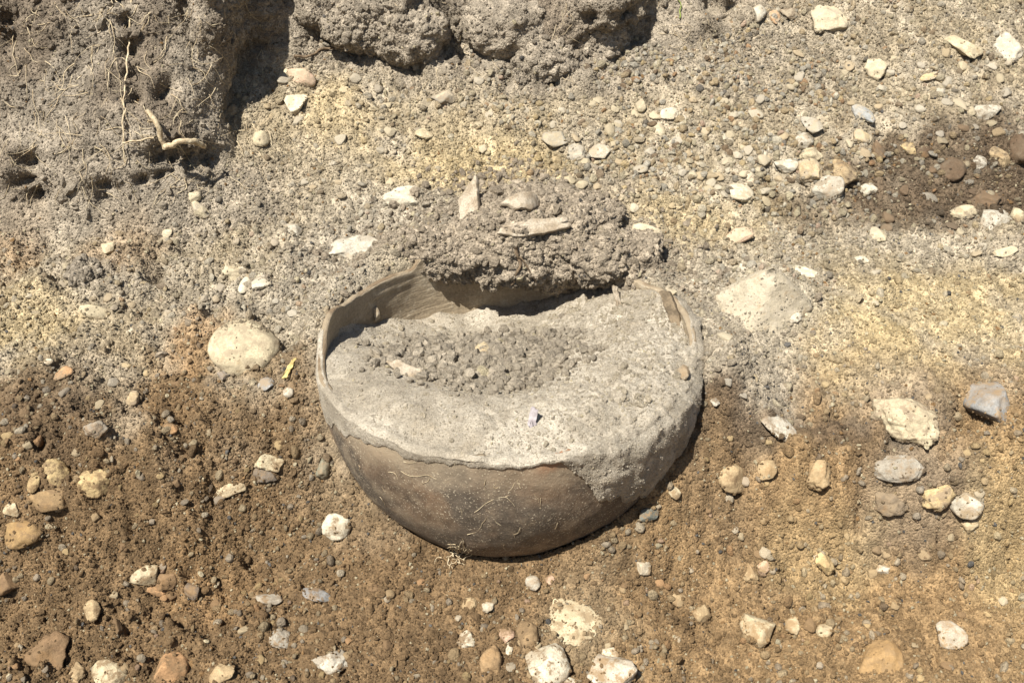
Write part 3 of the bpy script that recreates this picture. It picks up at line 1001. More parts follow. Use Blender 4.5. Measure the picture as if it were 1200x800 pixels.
# px, py, width, height, colour, shape, rotation, label
STONES = [
    (347, 120, 27, 24, WHT, 'a', 0, 'pale chunky stone near the foot of the bank, biggest of its cluster'),
    (333, 88, 19, 22, CRM, 'r', 0, 'small yellowish stone beside the curved flat stone under the bank'),
    (354, 87, 20, 30, PK, 'a', 60, 'flat pinkish stone leaning beside a yellowish one below the bank'),
    (306, 161, 21, 19, CRM, 'o', 0, 'smooth round pale pebble right of the shaded bank side'),
    (520, 112, 31, 19, DG, 'a', 12, 'dark grey angular stone below the undercut top bank'),
    (497, 156, 22, 12, CRM, 'r', 0, 'cream oval pebble above the yellow soil patch behind the jar'),
    (472, 229, 50, 24, WHT, 'r', 10, 'long white stone at the left of the soil heap behind the jar'),
    (415, 286, 62, 30, LG, 's', 12, 'pale dusty slab half buried outside the left rim of the jar'),
    (650, 161, 33, 22, GR, 'a', 8, 'grey flat angular stone on the gravelly slope behind the jar'),
    (674, 176, 25, 21, GR, 's', 25, 'grey stone just below the flat angular one on the slope'),
    (703, 177, 32, 20, LG, 's', 20, 'light grey tilted stone, last of three grey stones behind the jar'),
    (772, 152, 16, 16, CRM, 'o', 0, 'round cream pebble standing alone on the gravelly slope'),
    (784, 132, 22, 14, WHT, 'r', 0, 'white oval pebble above the round cream pebble'),
    (751, 122, 14, 16, CRM, 'o', 0, 'upright cream pebble in the gravel above the grey stones'),
    (970, 20, 44, 30, CRM, 's', 15, 'big cream block on the slope, next to a dark brown stone'),
    (1127, 53, 26, 27, CRM, 'a', 50, 'pale wedge stone standing on the upper slope'),
    (1178, 53, 32, 32, LG, 's', 0, 'pale grey stone with rusty underside on the upper slope'),
    (890, 15, 19, 17, LG, 'a', 0, 'small light grey stone at the right end of the bank'),
    (907, 19, 14, 12, OR, 'r', 0, 'small orange pebble between light grey and dark brown stones'),
    (925, 14, 25, 14, DB, 'r', 0, 'dark brown stone beside the big cream block'),
    (1028, 77, 34, 26, CRM, 's', 25, 'pale flat stone tilted on the upper slope'),
    (1087, 89, 20, 11, YL, 'r', 0, 'yellowish oval pebble on the upper slope'),
    (1155, 129, 36, 18, LG, 'a', 5, 'light grey flat stone above the dark wet soil'),
    (866, 225, 35, 19, WHT, 'o', 10, 'smooth whitish oval pebble on bare sandy slope behind the jar'),
    (970, 217, 38, 29, LG, 'a', 0, 'clean grey rounded block in the stone cluster by dark soil'),
    (988, 199, 34, 28, TN, 's', 0, 'tan stone leaning behind the clean grey block'),
    (947, 197, 32, 32, TN, 's', 40, 'tan upright stone left of the clean grey block'),
    (950, 180, 28, 20, CRM, 's', 10, 'pale stone on top of the tan upright stone'),
    (922, 192, 29, 17, LG, 'a', 0, 'pale flat stone with dark shade below, left end of the cluster'),
    (943, 163, 24, 19, LG, 'r', 0, 'pale stone at the top of the stone cluster'),
    (1018, 220, 23, 14, WHT, 'o', 0, 'white oval pebble right of the clean grey block'),
    (1009, 159, 20, 14, YL, 'r', 20, 'yellowish pebble at the upper edge of the dark soil'),
    (1066, 172, 21, 15, YL, 'a', 35, 'bright yellow pebble lying on dark wet soil'),
    (1028, 174, 17, 21, BR, 'r', 0, 'brown upright pebble at the edge of the dark soil'),
    (1083, 176, 20, 16, DB, 'r', 0, 'dark brown pebble touching the bright yellow pebble'),
    (1147, 190, 19, 20, LG, 'o', 0, 'round grey pebble in the dark soil'),
    (1171, 183, 27, 18, TN, 'a', 0, 'tan angular stone on the dark soil beside a round grey pebble'),
    (1115, 197, 32, 26, DB, 'r', 0, 'large dark brown stone sunk in the dark wet soil'),
    (1167, 254, 42, 22, LG, 'a', 15, 'light grey angular slab below the dark wet soil'),
    (1128, 248, 36, 16, CRM, 'r', 5, 'cream flat stone left of the light grey slab'),
    (1152, 231, 36, 24, BR, 's', 0, 'brownish flat stone just above the light grey slab'),
    (1192, 250, 18, 22, CRM, 'r', 0, 'cream stone at the right end of the light grey slab'),
    (1194, 172, 26, 42, DB, 's', 0, 'tall dark brown rock at the edge of the dark wet soil'),
    (1012, 133, 19, 17, BG, 'a', 20, 'bluish grey small stone above the stone cluster'),
    (950, 145, 18, 22, GR, 'a', 30, 'grey tan upright stone above the stone cluster'),
    (862, 275, 44, 18, PK, 'r', 15, 'pinkish white stone half sunk right of the soil heap'),
    (757, 269, 38, 18, CRM, 'r', 0, 'cream flat stone at the right flank of the soil heap'),
    (742, 323, 24, 14, YL, 'a', 0, 'yellow angular stone lodged at the right end of the soil heap'),
    (786, 343, 16, 9, CRM, 'r', 0, 'small cream pebble by the right rim of the jar'),
    (938, 317, 44, 13, WHT, 'r', -25, 'white sliver stone beside the dusty pyramid shaped stone'),
    (1007, 302, 24, 8, WHT, 'r', 0, 'thin white stone flush with the grey slope'),
    (895, 338, 108, 80, lin(172, 159, 134), 'a', 12, 'broad pyramid shaped stone coated with pale grey dust right of the jar'),
    (1028, 273, 20, 16, CRM, 'a', 0, 'pale angular pebble below the dark soil'),
    (1178, 294, 28, 11, CRM, 'r', 0, 'pale flat pebble below the light grey slab'),
    (288, 401, 84, 66, CRM, 'o', 0, 'big pale rounded boulder with soil stuck on top, left of the jar'),
    (113, 365, 40, 15, CRM, 'o', 3, 'flat cream pebble lying alone on the left slope'),
    (287, 333, 14, 13, WHT, 'o', 0, 'white round pebble above the big pale boulder'),
    (277, 318, 34, 20, CRM, 's', 0, 'cream stone above the white round pebble'),
    (306, 328, 24, 14, LG, 'a', 10, 'light grey stone right of the white round pebble'),
    (125, 290, 17, 14, CRM, 'a', 0, 'pale stone below the left bank beside dark crumbs'),
    (195, 272, 19, 13, CRM, 'r', 0, 'pale pebble on the slope just below the left bank'),
    (342, 267, 26, 17, LG, 'a', 20, 'light grey stone uphill of the half buried slab'),
    (228, 228, 16, 14, CRM, 'r', 0, 'upper of two pale pebbles at the corner of the bank'),
    (235, 244, 23, 18, CRM, 'a', 0, 'lower of two pale pebbles at the corner of the bank'),
    (75, 436, 26, 12, OR, 'o', 0, 'orange oval pebble on the brown soil at the left'),
    (57, 423, 11, 8, WHT, 'o', 0, 'tiny white pebble above the orange oval pebble'),
    (153, 388, 10, 10, WHT, 'r', 0, 'tiny white pebble between cream flat pebble and boulder'),
    (338, 458, 13, 12, LG, 'o', 0, 'small round grey pebble between the boulder and the jar'),
    (262, 438, 15, 12, BG, 'a', 0, 'bluish pebble under the left side of the big boulder'),
    (312, 449, 19, 15, BG, 'a', -20, 'bluish grey chip under the right side of the big boulder'),
    (156, 465, 15, 18, TN, 'r', 0, 'tan upright pebble on brown soil left of the boulder'),
    (112, 500, 28, 20, GR, 's', 0, 'grey crumbly stone beside the dark hole at left'),
    (200, 501, 17, 12, OR, 'r', 0, 'orange pebble on brown soil below the boulder'),
    (1060, 489, 84, 48, CRM, 'k', -36, 'big pale knobbly rock sticking out of the right slope'),
    (1158, 467, 50, 46, BG, 'a', 0, 'blue grey faceted stone sitting in a small hole'),
    (914, 499, 52, 18, LG, 'a', -22, 'thin pale slab at the dark cut right of the jar'),
    (945, 366, 15, 10, CRM, 'r', 0, 'cream small pebble below the dusty pyramid shaped stone'),
    (930, 370, 18, 14, LG, 's', 0, 'light grey small stone below the dusty pyramid shaped stone'),
    (1051, 543, 64, 33, GR, 'r', -5, 'dark grey rounded rock under the big pale knobbly rock'),
    (1044, 587, 40, 26, lin(112, 98, 80), 's', -10, 'brown grey rock below the dark grey rounded rock'),
    (1098, 579, 40, 26, YL, 's', 25, 'yellow tan knobbly stone beside the pale grey block'),
    (1132, 588, 40, 28, LG, 'a', 10, 'pale grey block right of the yellow tan stone'),
    (1136, 612, 20, 16, CRM, 'r', 0, 'round cream pebble under the pale grey block'),
    (1114, 740, 34, 30, LG, 'a', 0, 'pale grey faceted stone alone on the brown soil at lower right'),
    (886, 729, 40, 34, CRM, 'a', -35, 'cream wedge stone half sunk in brown soil'),
    (929, 732, 18, 18, CRM, 'r', 0, 'cream pebble right of the cream wedge stone'),
    (966, 737, 20, 14, CRM, 'o', -10, 'smooth cream oval pebble right of the wedge stone'),
    (960, 552, 30, 34, TN, 's', -30, 'tan broken stone in the brown cut right of the jar'),
    (858, 557, 40, 24, TN, 'r', 0, 'tan stone nearly buried right of the jar belly'),
    (755, 663, 17, 15, WHT, 'a', 10, 'small white cubic stone below the right side of the jar'),
    (625, 681, 17, 17, LG, 'o', 30, 'grey white oval pebble just below the jar'),
    (644, 677, 12, 11, PK, 'a', -20, 'small pinkish chip beside the oval pebble below the jar'),
    (545, 746, 30, 21, WHT, 's', -25, 'white and grey lumpy stone below the jar'),
    (572, 708, 15, 15, WHT, 's', -40, 'white twin lobed pebble below the jar'),
    (593, 742, 21, 18, PK, 'r', 0, 'pink and white rounded pebble left of a tan stone'),
    (618, 738, 28, 34, lin(140, 116, 84), 'r', 0, 'smooth brown tan stone above the white wedge rock'),
    (575, 768, 28, 34, lin(156, 128, 92), 'r', 0, 'tan brown upright stone below the pink pebble'),
    (597, 760, 9, 11, WHT, 'r', 0, 'tiny white pebble under the pink and white pebble'),
    (641, 774, 56, 44, WHT, 'a', -35, 'white wedge rock with grey side at the lower edge'),
    (672, 716, 66, 56, CRM, 's', 20, 'flush pale weathered stone with soil in its hollows'),
    (720, 786, 58, 38, LG, 'a', -20, 'grey white angular rock at the lower edge'),
    (716, 763, 22, 13, WHT, 'a', 0, 'small white stone on top of the grey white angular rock'),
    (660, 800, 66, 18, WHT, 'a', 0, 'long white rock between the wedge and the angular rock'),
    (550, 705, 19, 16, TN, 'r', 0, 'tan pebble left of the white twin lobed pebble'),
    (395, 613, 34, 29, WHT, 'a', 10, 'white chunk of stone left of the jar belly'),
    (170, 672, 34, 22, CRM, 'a', 15, 'pale pointed stone with a brown stone leaning on it'),
    (195, 678, 24, 24, BR, 'a', -30, 'brown stone leaning on the pale pointed stone'),
    (183, 691, 24, 11, OR, 'r', 0, 'orange pebble under the pale pointed stone'),
    (204, 777, 38, 42, OR, 'r', 0, 'rounded orange tan stone at the lower left'),
    (107, 712, 20, 22, TN, 'r', 0, 'tan round stone on brown soil at left'),
    (131, 786, 34, 42, CRM, 'a', 60, 'cream pointed rock at the lower left'),
    (58, 762, 52, 48, BR, 's', -20, 'large brown stone sunk in the soil at the lower left'),
    (90, 786, 24, 24, TN, 's', 0, 'small tan stone right of the large brown stone'),
    (66, 552, 33, 36, YL, 'r', 40, 'yellow tan upright stone in the left stone cluster'),
    (110, 562, 38, 30, YL, 'r', 0, 'yellow tan broad stone in the left stone cluster'),
    (55, 582, 52, 24, lin(140, 116, 82), 'a', 0, 'brown flat slab under the yellow tan stones'),
    (14, 595, 20, 14, CRM, 'a', 0, 'pale angular stone at the left end of the stone cluster'),
    (40, 564, 15, 14, YL, 'o', 0, 'small yellow round pebble beside the upright tan stone'),
    (28, 622, 50, 28, lin(150, 122, 80), 'r', 0, 'dusty tan stone nearly buried below the left cluster'),
    (7, 680, 32, 24, BR, 'a', -10, 'dark brown angular rock with a deep hollow under it'),
    (272, 571, 38, 14, CRM, 's', 18, 'cream elongated stone left of the jar'),
    (315, 540, 34, 18, CRM, 's', -15, 'cream stone resting on a dark grey stone'),
    (308, 553, 34, 18, DG, 's', 0, 'dark grey stone under the cream stone left of the jar'),
    (388, 772, 46, 26, LG, 's', 12, 'white and grey lumpy stone at the lower edge left of centre'),
    (372, 696, 36, 12, BG, 'a', 12, 'bluish grey flat chip on the brown soil'),
    (314, 701, 36, 13, GR, 'a', 5, 'grey flat chip left of the bluish chip'),
    (328, 746, 26, 22, GR, 's', 0, 'grey dull stone below the flat grey chip'),
    (262, 787, 32, 19, TN, 'r', 0, 'tan oval stone right of the rounded orange tan stone'),
    (379, 545, 17, 22, GN, 'r', 0, 'greenish grey pebble close to the jar belly'),
    (330, 745, 0, 0, GR, 'r', 0, ''),
    (225, 690, 22, 18, DG, 'r', 0, 'dark grey round pebble right of the brown leaning stone'),
    (760, 600, 26, 13, lin(86, 96, 92), 'a', 10, 'blue green stone tucked under the right side of the jar'),
    (790, 575, 16, 14, CRM, 'r', 0, 'pale pebble at the right underside of the jar'),
    (795, 700, 20, 16, TN, 'r', 0, 'tan pebble on brown soil below the right side of the jar'),
    (822, 716, 24, 18, TN, 'r', 0, 'tan low stone left of the cream wedge stone'),
    (1030, 765, 56, 44, lin(160, 128, 84), 'r', 0, 'tan mound like stone half buried at the lower right'),
    (965, 655, 28, 20, YL, 's', 0, 'yellow crumbly stone in the right brown soil'),
    (1035, 665, 20, 12, LG, 'a', 0, 'light grey chip on the brown soil at right'),
    (878, 668, 18, 22, TN, 'r', 20, 'tan upright pebble right of the jar in the lower soil'),
    (895, 662, 16, 14, PK, 'r', 0, 'pinkish pebble beside the tan upright pebble'),
    (1192, 372, 14, 10, DG, 'r', 0, 'dark small stone at the yellow patch edge'),
    (900, 548, 26, 20, TN, 'a', 0, 'tan angular stone at the brown cut right of the jar'),
    (838, 470, 12, 10, LG, 'r', 0, 'light grey pebble by the right rim of the jar'),
]
for s in STONES:
    if s[2] == 0:
        continue
    big = s[2] > 60
    fl = 0.95 if s[5] == 'k' or s[7].startswith('broad pyramid') else (0.22 if s[7].startswith('flush') else 0.72)
    sk = 0.47 if s[7].startswith('flush') else 0.42 if s[7].startswith(('flush', 'tan mound')) or 'buried' in s[7] or 'sunk' in s[7] else 0.28 if s[5] == 'k' else 0.42
    place_stone(s[0], s[1], s[2], s[3], s[4], s[7], s[5], s[6], flat=fl, sink=sk, sub=5 if big else 4)

# stone and sherds in the jar
place_stone(567, 411, 24, 21, lin(170, 152, 118), 'tan round pebble on the crumbly heap inside the jar', 'r', 0, sink=0.3)
place_stone(440, 366, 11, 11, lin(170, 155, 130), 'small pebble stuck at the left inner wall of the jar', 'a', 0, sink=0.3, trees=(T_J, T_S))
place_stone(800, 436, 15, 18, lin(140, 126, 104), 'dull grey lump beside the right rim of the jar', 's', 0, sink=0.3)

# ------------------------------------------------------------------ pebbles: many alike ones, still one by one
PEB_MESH = []
for k in range(24):
    v, fc = stone_np(500 + k, 3, 6 + k % 5, 0.9, 0.12)
    PEB_MESH.append(mesh_np('pebble', v, fc, True, [M_STONE]))
prng = random.Random(21)
CNAME = {id(CRM): 'cream', id(WHT): 'white', id(LG): 'light grey', id(TN): 'tan', id(GR): 'mid grey', id(DG): 'charcoal', id(HUMUS): 'grey brown', id(OR): 'orange', id(BR): 'brown', id(YL): 'yellow', id(DB): 'dark brown'}
REG = [  # x0,y0,x1,y1,count,min,max,colours,label,group
    (640, 110, 900, 262, 75, 9, 16, [CRM, WHT, LG, CRM, TN], 'small pebble in the gravel spread on the slope behind the jar', 'pale pebbles behind the jar'),
    (900, 60, 1190, 150, 28, 9, 15, [CRM, LG, GR, TN], 'small pebble scattered on the upper slope above the dark soil', 'pebbles on the upper slope'),
    (820, 150, 1000, 215, 22, 9, 15, [CRM, WHT, TN], 'small pebble around the stone cluster on the slope', 'pebbles round the stone cluster'),
    (1000, 150, 1195, 300, 26, 9, 16, [BR, TN, CRM, DB, LG], 'small pebble in or just below the dark wet soil', 'pebbles in the dark soil'),
    (290, 90, 620, 225, 34, 8, 14, [CRM, LG, TN, GR, DG], 'small pebble on the sandy slope between the bank and the jar', 'pebbles between bank and jar'),
    (10, 265, 350, 370, 26, 8, 13, [CRM, LG, TN, HUMUS], 'small dusty pebble on the slope below the left bank', 'pebbles below the left bank'),
    (5, 420, 350, 795, 46, 8, 14, [TN, OR, BR, CRM, GR, YL], 'small pebble in the dark brown soil left of the jar', 'pebbles in the left brown soil'),
    (400, 670, 800, 795, 24, 8, 13, [TN, CRM, WHT, BR, OR], 'small pebble in the brown soil in front of the jar', 'pebbles in front of the jar'),
    (800, 560, 1190, 795, 40, 8, 15, [TN, CRM, YL, WHT, BR, LG], 'small pebble in the light brown soil at the right', 'pebbles in the right brown soil'),
    (840, 280, 1190, 540, 22, 8, 13, [CRM, TN, LG, YL], 'small pebble on the grey and yellow slope right of the jar', 'pebbles on the right slope'),
]
for x0, y0, x1, y1, n, a, b, cols, lab, grp in REG:  # each told apart by colour where it can be
    for k in range(n):
        px, py = prng.uniform(x0, x1), prng.uniform(y0, y1)
        if ((px - 595) / 255) ** 2 + ((py - 440) / 235) ** 2 < 1:
            continue
        wv = a + (b - a) * prng.random() ** 1.8
        cb = prng.choice(cols)
        c = cb * prng.uniform(0.8, 1.12)
        lab_c = lab.replace('small ', 'small ' + CNAME[id(cb)] + ' ')
        place_stone(px, py, wv, wv * prng.uniform(0.6, 1.0), c, lab_c, name='pebble', cat='pebble', group=grp + ', ' + CNAME[id(cb)], mesh=prng.choice(PEB_MESH), rot=prng.uniform(0, 360), sink=prng.uniform(0.33, 0.52), trees=(T_G, T_B))

# ------------------------------------------------------------------ sherds
M_SHERD = Mat('dusty_sherd', 0.9, 0.15)
_c = M_SHERD.mix(M_SHERD.ramp(M_SHERD.noise(60, 4, 0.7), 0.4, 0.62), lin(166, 153, 133), lin(140, 125, 104))
M_SHERD = M_SHERD.out(M_SHERD.val(_c, M_SHERD.ramp(M_SHERD.noise(400, 3), 0.3, 0.7, 0.8, 1.2)), M_SHERD.noise(200, 5, 0.75), 0.6, 0.003)


def sherd(px, py, outline, thick, tilt, label, trees, mat=None, curve=0.0, lift=0.0, name='sherd', cat='sherd', size=1.25):
    """curved plate of fired clay; outline in photograph pixels round its centre"""
    h = hit(px, py, *trees) or hit(px, py, T_G, T_B, T_S)
    p, nrm, t = h
    k = depth(p) / FPX * size
    ol = []
    n = len(outline)
    r = np.random.default_rng(int(px))
    for i in range(n):
        a = np.array(outline[i], float)
        b = np.array(outline[(i + 1) % n], float)
        for s in np.linspace(0, 1, 7, endpoint=False):
            ol.append(a + (b - a) * s + r.normal(size=2) * 0.45)
    ol = np.array(ol) * k
    ol[:, 1] *= -1
    N = len(ol)
    rings = [(0.0, 1), (0.25, 1), (0.5, 1), (0.7, 1), (0.85, 1), (0.97, 1), (1.0, 0.6), (1.0, -0.6), (0.97, -1), (0.5, -1), (0.0, -1)]
    vs = []
    for f_, zz_ in rings:
        q = ol * max(f_, 1e-3)
        zc = -curve * (q[:, 0] ** 2) * 8 + zz_ * thick / 2
        zc = zc + 0.0006 * perlin(np.stack([q[:, 0] * 120, q[:, 1] * 120, np.full(N, zz_ * 3.0)], 1))
        vs.append(np.stack([q[:, 0], q[:, 1], zc], 1))
    v = np.concatenate(vs)
    me = mesh_np(name, v, grid_faces(len(rings), N, True), True, [mat or M_SHERD])
    o = link(name, me, label=label, cat=cat)
    o.location = p + nrm * lift
    o.rotation_euler = [math.radians(a) for a in tilt]
    return o


sherd(622, 268, [(-34, 12), (-30, 4), (0, -7), (30, -12), (35, -4), (10, 6), (-14, 13)], 0.009, (42, 8, 0), 'long dusty sherd lying across the soil heap behind the jar', (T_H, T_G), lift=0.006)
sherd(553, 238, [(-18, 14), (-12, -6), (14, -18), (8, 2), (2, 16)], 0.009, (40, -35, 0), 'triangular dusty sherd standing on the top of the soil heap', (T_H, T_G), lift=0.008)
sherd(611, 241, [(-20, 2), (-8, -8), (16, -16), (20, -8), (8, 6), (-8, 10)], 0.009, (30, 25, 10), 'curved dusty sherd on the soil heap above the long sherd', (T_H, T_G), curve=2.0, lift=0.006)
sherd(480, 438, [(-23, -9), (-12, -11), (12, 0), (23, 9), (16, 11), (-8, 4)], 0.007, (35, 0, 0), 'flat grey sherd lying on the crumbly heap inside the jar', (T_S,), lift=0.004)
sherd(724, 354, [(-7, -12), (-3, -13), (8, 8), (10, 13), (4, 8)], 0.005, (30, 30, 0), 'narrow sherd leaning on the sand under the soil heap', (T_S, T_H), lift=0.006)
M_FLAKE = Mat('violet_flake', 0.7, 0.3)
M_FLAKE = M_FLAKE.out(M_FLAKE.mix(M_FLAKE.ramp(M_FLAKE.noise(120, 3), 0.35, 0.65), lin(168, 160, 158), lin(140, 130, 128)), M_FLAKE.noise(200), 0.3, 0.002)
sherd(624, 494, [(-3, -11), (3, -9), (5, 4), (2, 12), (-3, 6)], 0.003, (60, 12, -10), 'thin violet grey flake standing in the sand near the front rim', (T_S,), M_FLAKE, lift=0.006, name='flake', cat='flake')
M_CHIP = Mat('yellow_chip', 0.8, 0.2)
M_CHIP = M_CHIP.out(M_CHIP.mix(M_CHIP.ramp(M_CHIP.noise(100, 3), 0.35, 0.65), lin(186, 166, 108), lin(160, 138, 86)), M_CHIP.noise(200), 0.3, 0.002)
sherd(340, 433, [(3, -11), (6, -10), (-1, 10), (-5, 11), (-4, 4)], 0.003, (25, 0, 0), 'yellow sliver of wood between the boulder and the jar', (T_G,), M_CHIP, lift=0.003, name='wood_sliver', cat='wood')

# ------------------------------------------------------------------ roots
def mat_root(name, a, b):
    m = Mat(name, 0.85, 0.2)
    c = m.mix(m.ramp(m.noise(120, 4, 0.7), 0.35, 0.65), a, b)
    return m.out(c, m.noise(260, 4), 0.5, 0.003)


M_ROOT = mat_root('pale_root', lin(196, 180, 148), lin(156, 136, 106))
M_ROOTD = mat_root('dark_root', lin(120, 102, 80), lin(82, 68, 52))


def tube(pts, r0, r1, seg=8, jit=0.0, seed=0):
    pts = np.array([np.array(p) for p in pts])
    P = np.vstack([2 * pts[0] - pts[1], pts, 2 * pts[-1] - pts[-2]])
    out = []
    for i in range(1, len(P) - 2):
        for s in np.linspace(0, 1, 8, endpoint=False):
            a, b, c, d = P[i - 1], P[i], P[i + 1], P[i + 2]
            out.append(0.5 * (2 * b + (c - a) * s + (2 * a - 5 * b + 4 * c - d) * s * s + (3 * b - a - 3 * c + d) * s ** 3))
    out.append(pts[-1])
    out = np.array(out)
    n = len(out)
    out = out + jit * np.stack([perlin(out * 90 + k * 31 + seed) for k in range(3)], 1)
    T = np.gradient(out, axis=0)
    T /= np.linalg.norm(T, axis=1)[:, None] + 1e-12
    ref = np.array([0.3, 0.2, 0.93])
    A = np.cross(T, ref)
    A /= np.linalg.norm(A, axis=1)[:, None] + 1e-12
    B = np.cross(T, A)
    r = np.linspace(r0, r1, n) * (1 + 0.25 * perlin(out * 160 + seed))
    ang_ = np.linspace(0, 2 * math.pi, seg, endpoint=False)
    v = out[:, None, :] + r[:, None, None] * (A[:, None, :] * np.cos(ang_)[None, :, None] + B[:, None, :] * np.sin(ang_)[None, :, None])
    v = np.concatenate([v.reshape(-1, 3)])
    fc = grid_faces(n, seg, True)
    # close both ends with a vertex
    return v, fc


def root_obj(name, paths, mat, label, cat='root', kind=None, parent=None, trees=None, group=None, world=None):
    V, F, o_ = [], [], 0
    for pts, r0, r1, lift in paths:
        wp = []
        for px, py in pts:
            h = hit(px, py, *(trees or (T_G, T_B))) or hit(px, py, T_G, T_B, T_S)
            wp.append(np.array(h[0] - ray(px, py) * lift))
        v, fc = tube(wp, r0, r1, 7, 0.003 if r0 > 0.001 else 0.0012, len(pts))
        V.append(v)
        F.append(fc + o_)
        o_ += len(v)
    V = np.concatenate(V)
    if parent:
        V = V - np.array(parent.location)
    return link(name, mesh_np(name, V, np.concatenate(F), True, [mat]), parent, label, cat, group, kind)


root_obj('forked_root', [([(171, 128), (184, 146), (193, 174)], 0.0035, 0.0042, 0.022), ([(193, 174), (212, 166), (226, 166), (240, 172)], 0.0044, 0.0040, 0.034), ([(172, 142), (182, 142)], 0.002, 0.002, 0.01)],
         M_ROOT, 'thick pale forked root sticking out of the left bank above the undercut')
root_obj('thin_root', [([(143, 168), (160, 165), (180, 162)], 0.0012, 0.0014, 0.014)], M_ROOT, 'thin straight pale root left of the forked root')
root_obj('hanging_root', [([(155, -10), (152, 30), (149, 70), (146, 110), (144, 150), (146, 190)], 0.0016, 0.0009, 0.008)], M_ROOT, 'long thin root hanging down the corner of the left bank')
root_obj('bank_root', [([(345, 66), (362, 66), (376, 59), (398, 57), (416, 66)], 0.0022, 0.0016, 0.004)], M_ROOTD, 'brown root lying along the foot of the top bank')
root_obj('heap_root', [([(604, 288), (608, 304), (607, 318), (600, 334)], 0.0030, 0.0018, 0.004), ([(610, 300), (620, 316), (628, 330)], 0.0014, 0.001, 0.004)], M_ROOTD, 'dark root dangling from the soil heap into the jar', trees=(T_H, T_S, T_J))
# fine fibres in the bank and the heap
fr = random.Random(5)


def fibres(n, region, trees, rmin, rmax, lmin, lmax, lift):
    out = []
    for _ in range(n):
        x, y = fr.uniform(region[0], region[2]), fr.uniform(region[1], region[3])
        a = fr.gauss(1.57, 0.7)
        L = fr.uniform(lmin, lmax)
        pts = [(x, y)]
        for s in range(3):
            a += fr.gauss(0, 0.5)
            pts.append((pts[-1][0] + math.cos(a) * L / 3, pts[-1][1] + math.sin(a) * L / 3))
        if all(hit(px, py, *trees) for px, py in pts):
            hs = [hit(px, py, *trees)[0] for px, py in pts]
            if max((hs[i] - hs[i + 1]).length for i in range(3)) < 0.05:
                out.append((pts, fr.uniform(rmin, rmax), rmin * .7, fr.uniform(0, lift)))
    return out


root_obj('root_fibres', fibres(230, (0, -5, 330, 225), (T_G, T_B), 0.0003, 0.0008, 12, 50, 0.006) + fibres(130, (330, 0, 860, 90), (T_G, T_B), 0.0003, 0.0006, 8, 26, 0.005),
         M_ROOT, 'fine pale root hairs bristling from the bank', 'root hairs', 'stuff')
root_obj('heap_fibres', fibres(90, (480, 270, 740, 335), (T_H,), 0.0003, 0.0006, 6, 20, 0.004), M_ROOTD, 'fine dark root hairs along the underside of the soil heap', 'root hairs', 'stuff')
# threads of root clinging to the jar
thr = [([(556, 600), (572, 588), (592, 582), (603, 592)], 0.00032, 0.0002, 0.0007), ([(548, 626), (560, 622), (566, 612), (570, 606)], 0.00032, 0.0002, 0.0007), ([(470, 552), (484, 558), (500, 556), (512, 562)], 0.00032, 0.0002, 0.0007),
       ([(438, 586), (446, 582), (452, 592), (456, 604)], 0.00032, 0.0002, 0.0007), ([(733, 592), (736, 602), (741, 596)], 0.00032, 0.0002, 0.0007), ([(455, 552), (462, 554), (466, 560)], 0.00032, 0.0002, 0.0007), ([(592, 582), (600, 578), (606, 580)], 0.00032, 0.0002, 0.0007)]
root_obj('root_thread', thr + fibres(26, (410, 540, 740, 640), (T_J,), 0.00025, 0.0004, 4, 14, 0.001), M_ROOT, None, None, 'stuff', jar, trees=(T_J,))
# tangle of roots at the jar's foot
tg = []
for _ in range(26):
    a = fr.uniform(0, 6.28)
    x, y = 536 + fr.gauss(0, 6), 648 + fr.gauss(0, 6)
    pts = [(x, y)]
    for s in range(3):
        a += fr.gauss(0, 0.8)
        pts.append((pts[-1][0] + math.cos(a) * 4, pts[-1][1] + math.sin(a) * 5))
    tg.append((pts, 0.0006, 0.0003, fr.uniform(0.0, 0.010)))
root_obj('root_tangle', tg, M_ROOT, 'whitish tangle of root hairs under the front of the jar', 'roots', None, trees=(T_G, T_J))
# a green blade at the top of the bank
M_GRASS = Mat('grass_green', 0.6, 0.3)
M_GRASS = M_GRASS.out(M_GRASS.mix(M_GRASS.noise(80), lin(96, 112, 50), lin(140, 146, 72)))
root_obj('grass_blade', [([(796, 22), (797, 8), (794, -6), (790, -16)], 0.0012, 0.0004, 0.006)], M_GRASS, 'single green grass blade on the top bank', 'grass')

# ------------------------------------------------------------------ crumbs and grit: nobody could count them
proto = bpy.data.collections.new('crumb_shapes')
for k in range(8):
    v, fc = stone_np(900 + k, 2, 10 if k < 5 else 6, 0.97 if k < 5 else 0.88, 0.26 if k < 5 else 0.10)
    v = v * np.array([1, 0.85 + 0.1 * (k % 3), 0.75])
    o = bpy.data.objects.new('crumb_shape', mesh_np('crumb_shape', v, fc, k >= 5, [M_CRUMB]))
    proto.objects.link(o)


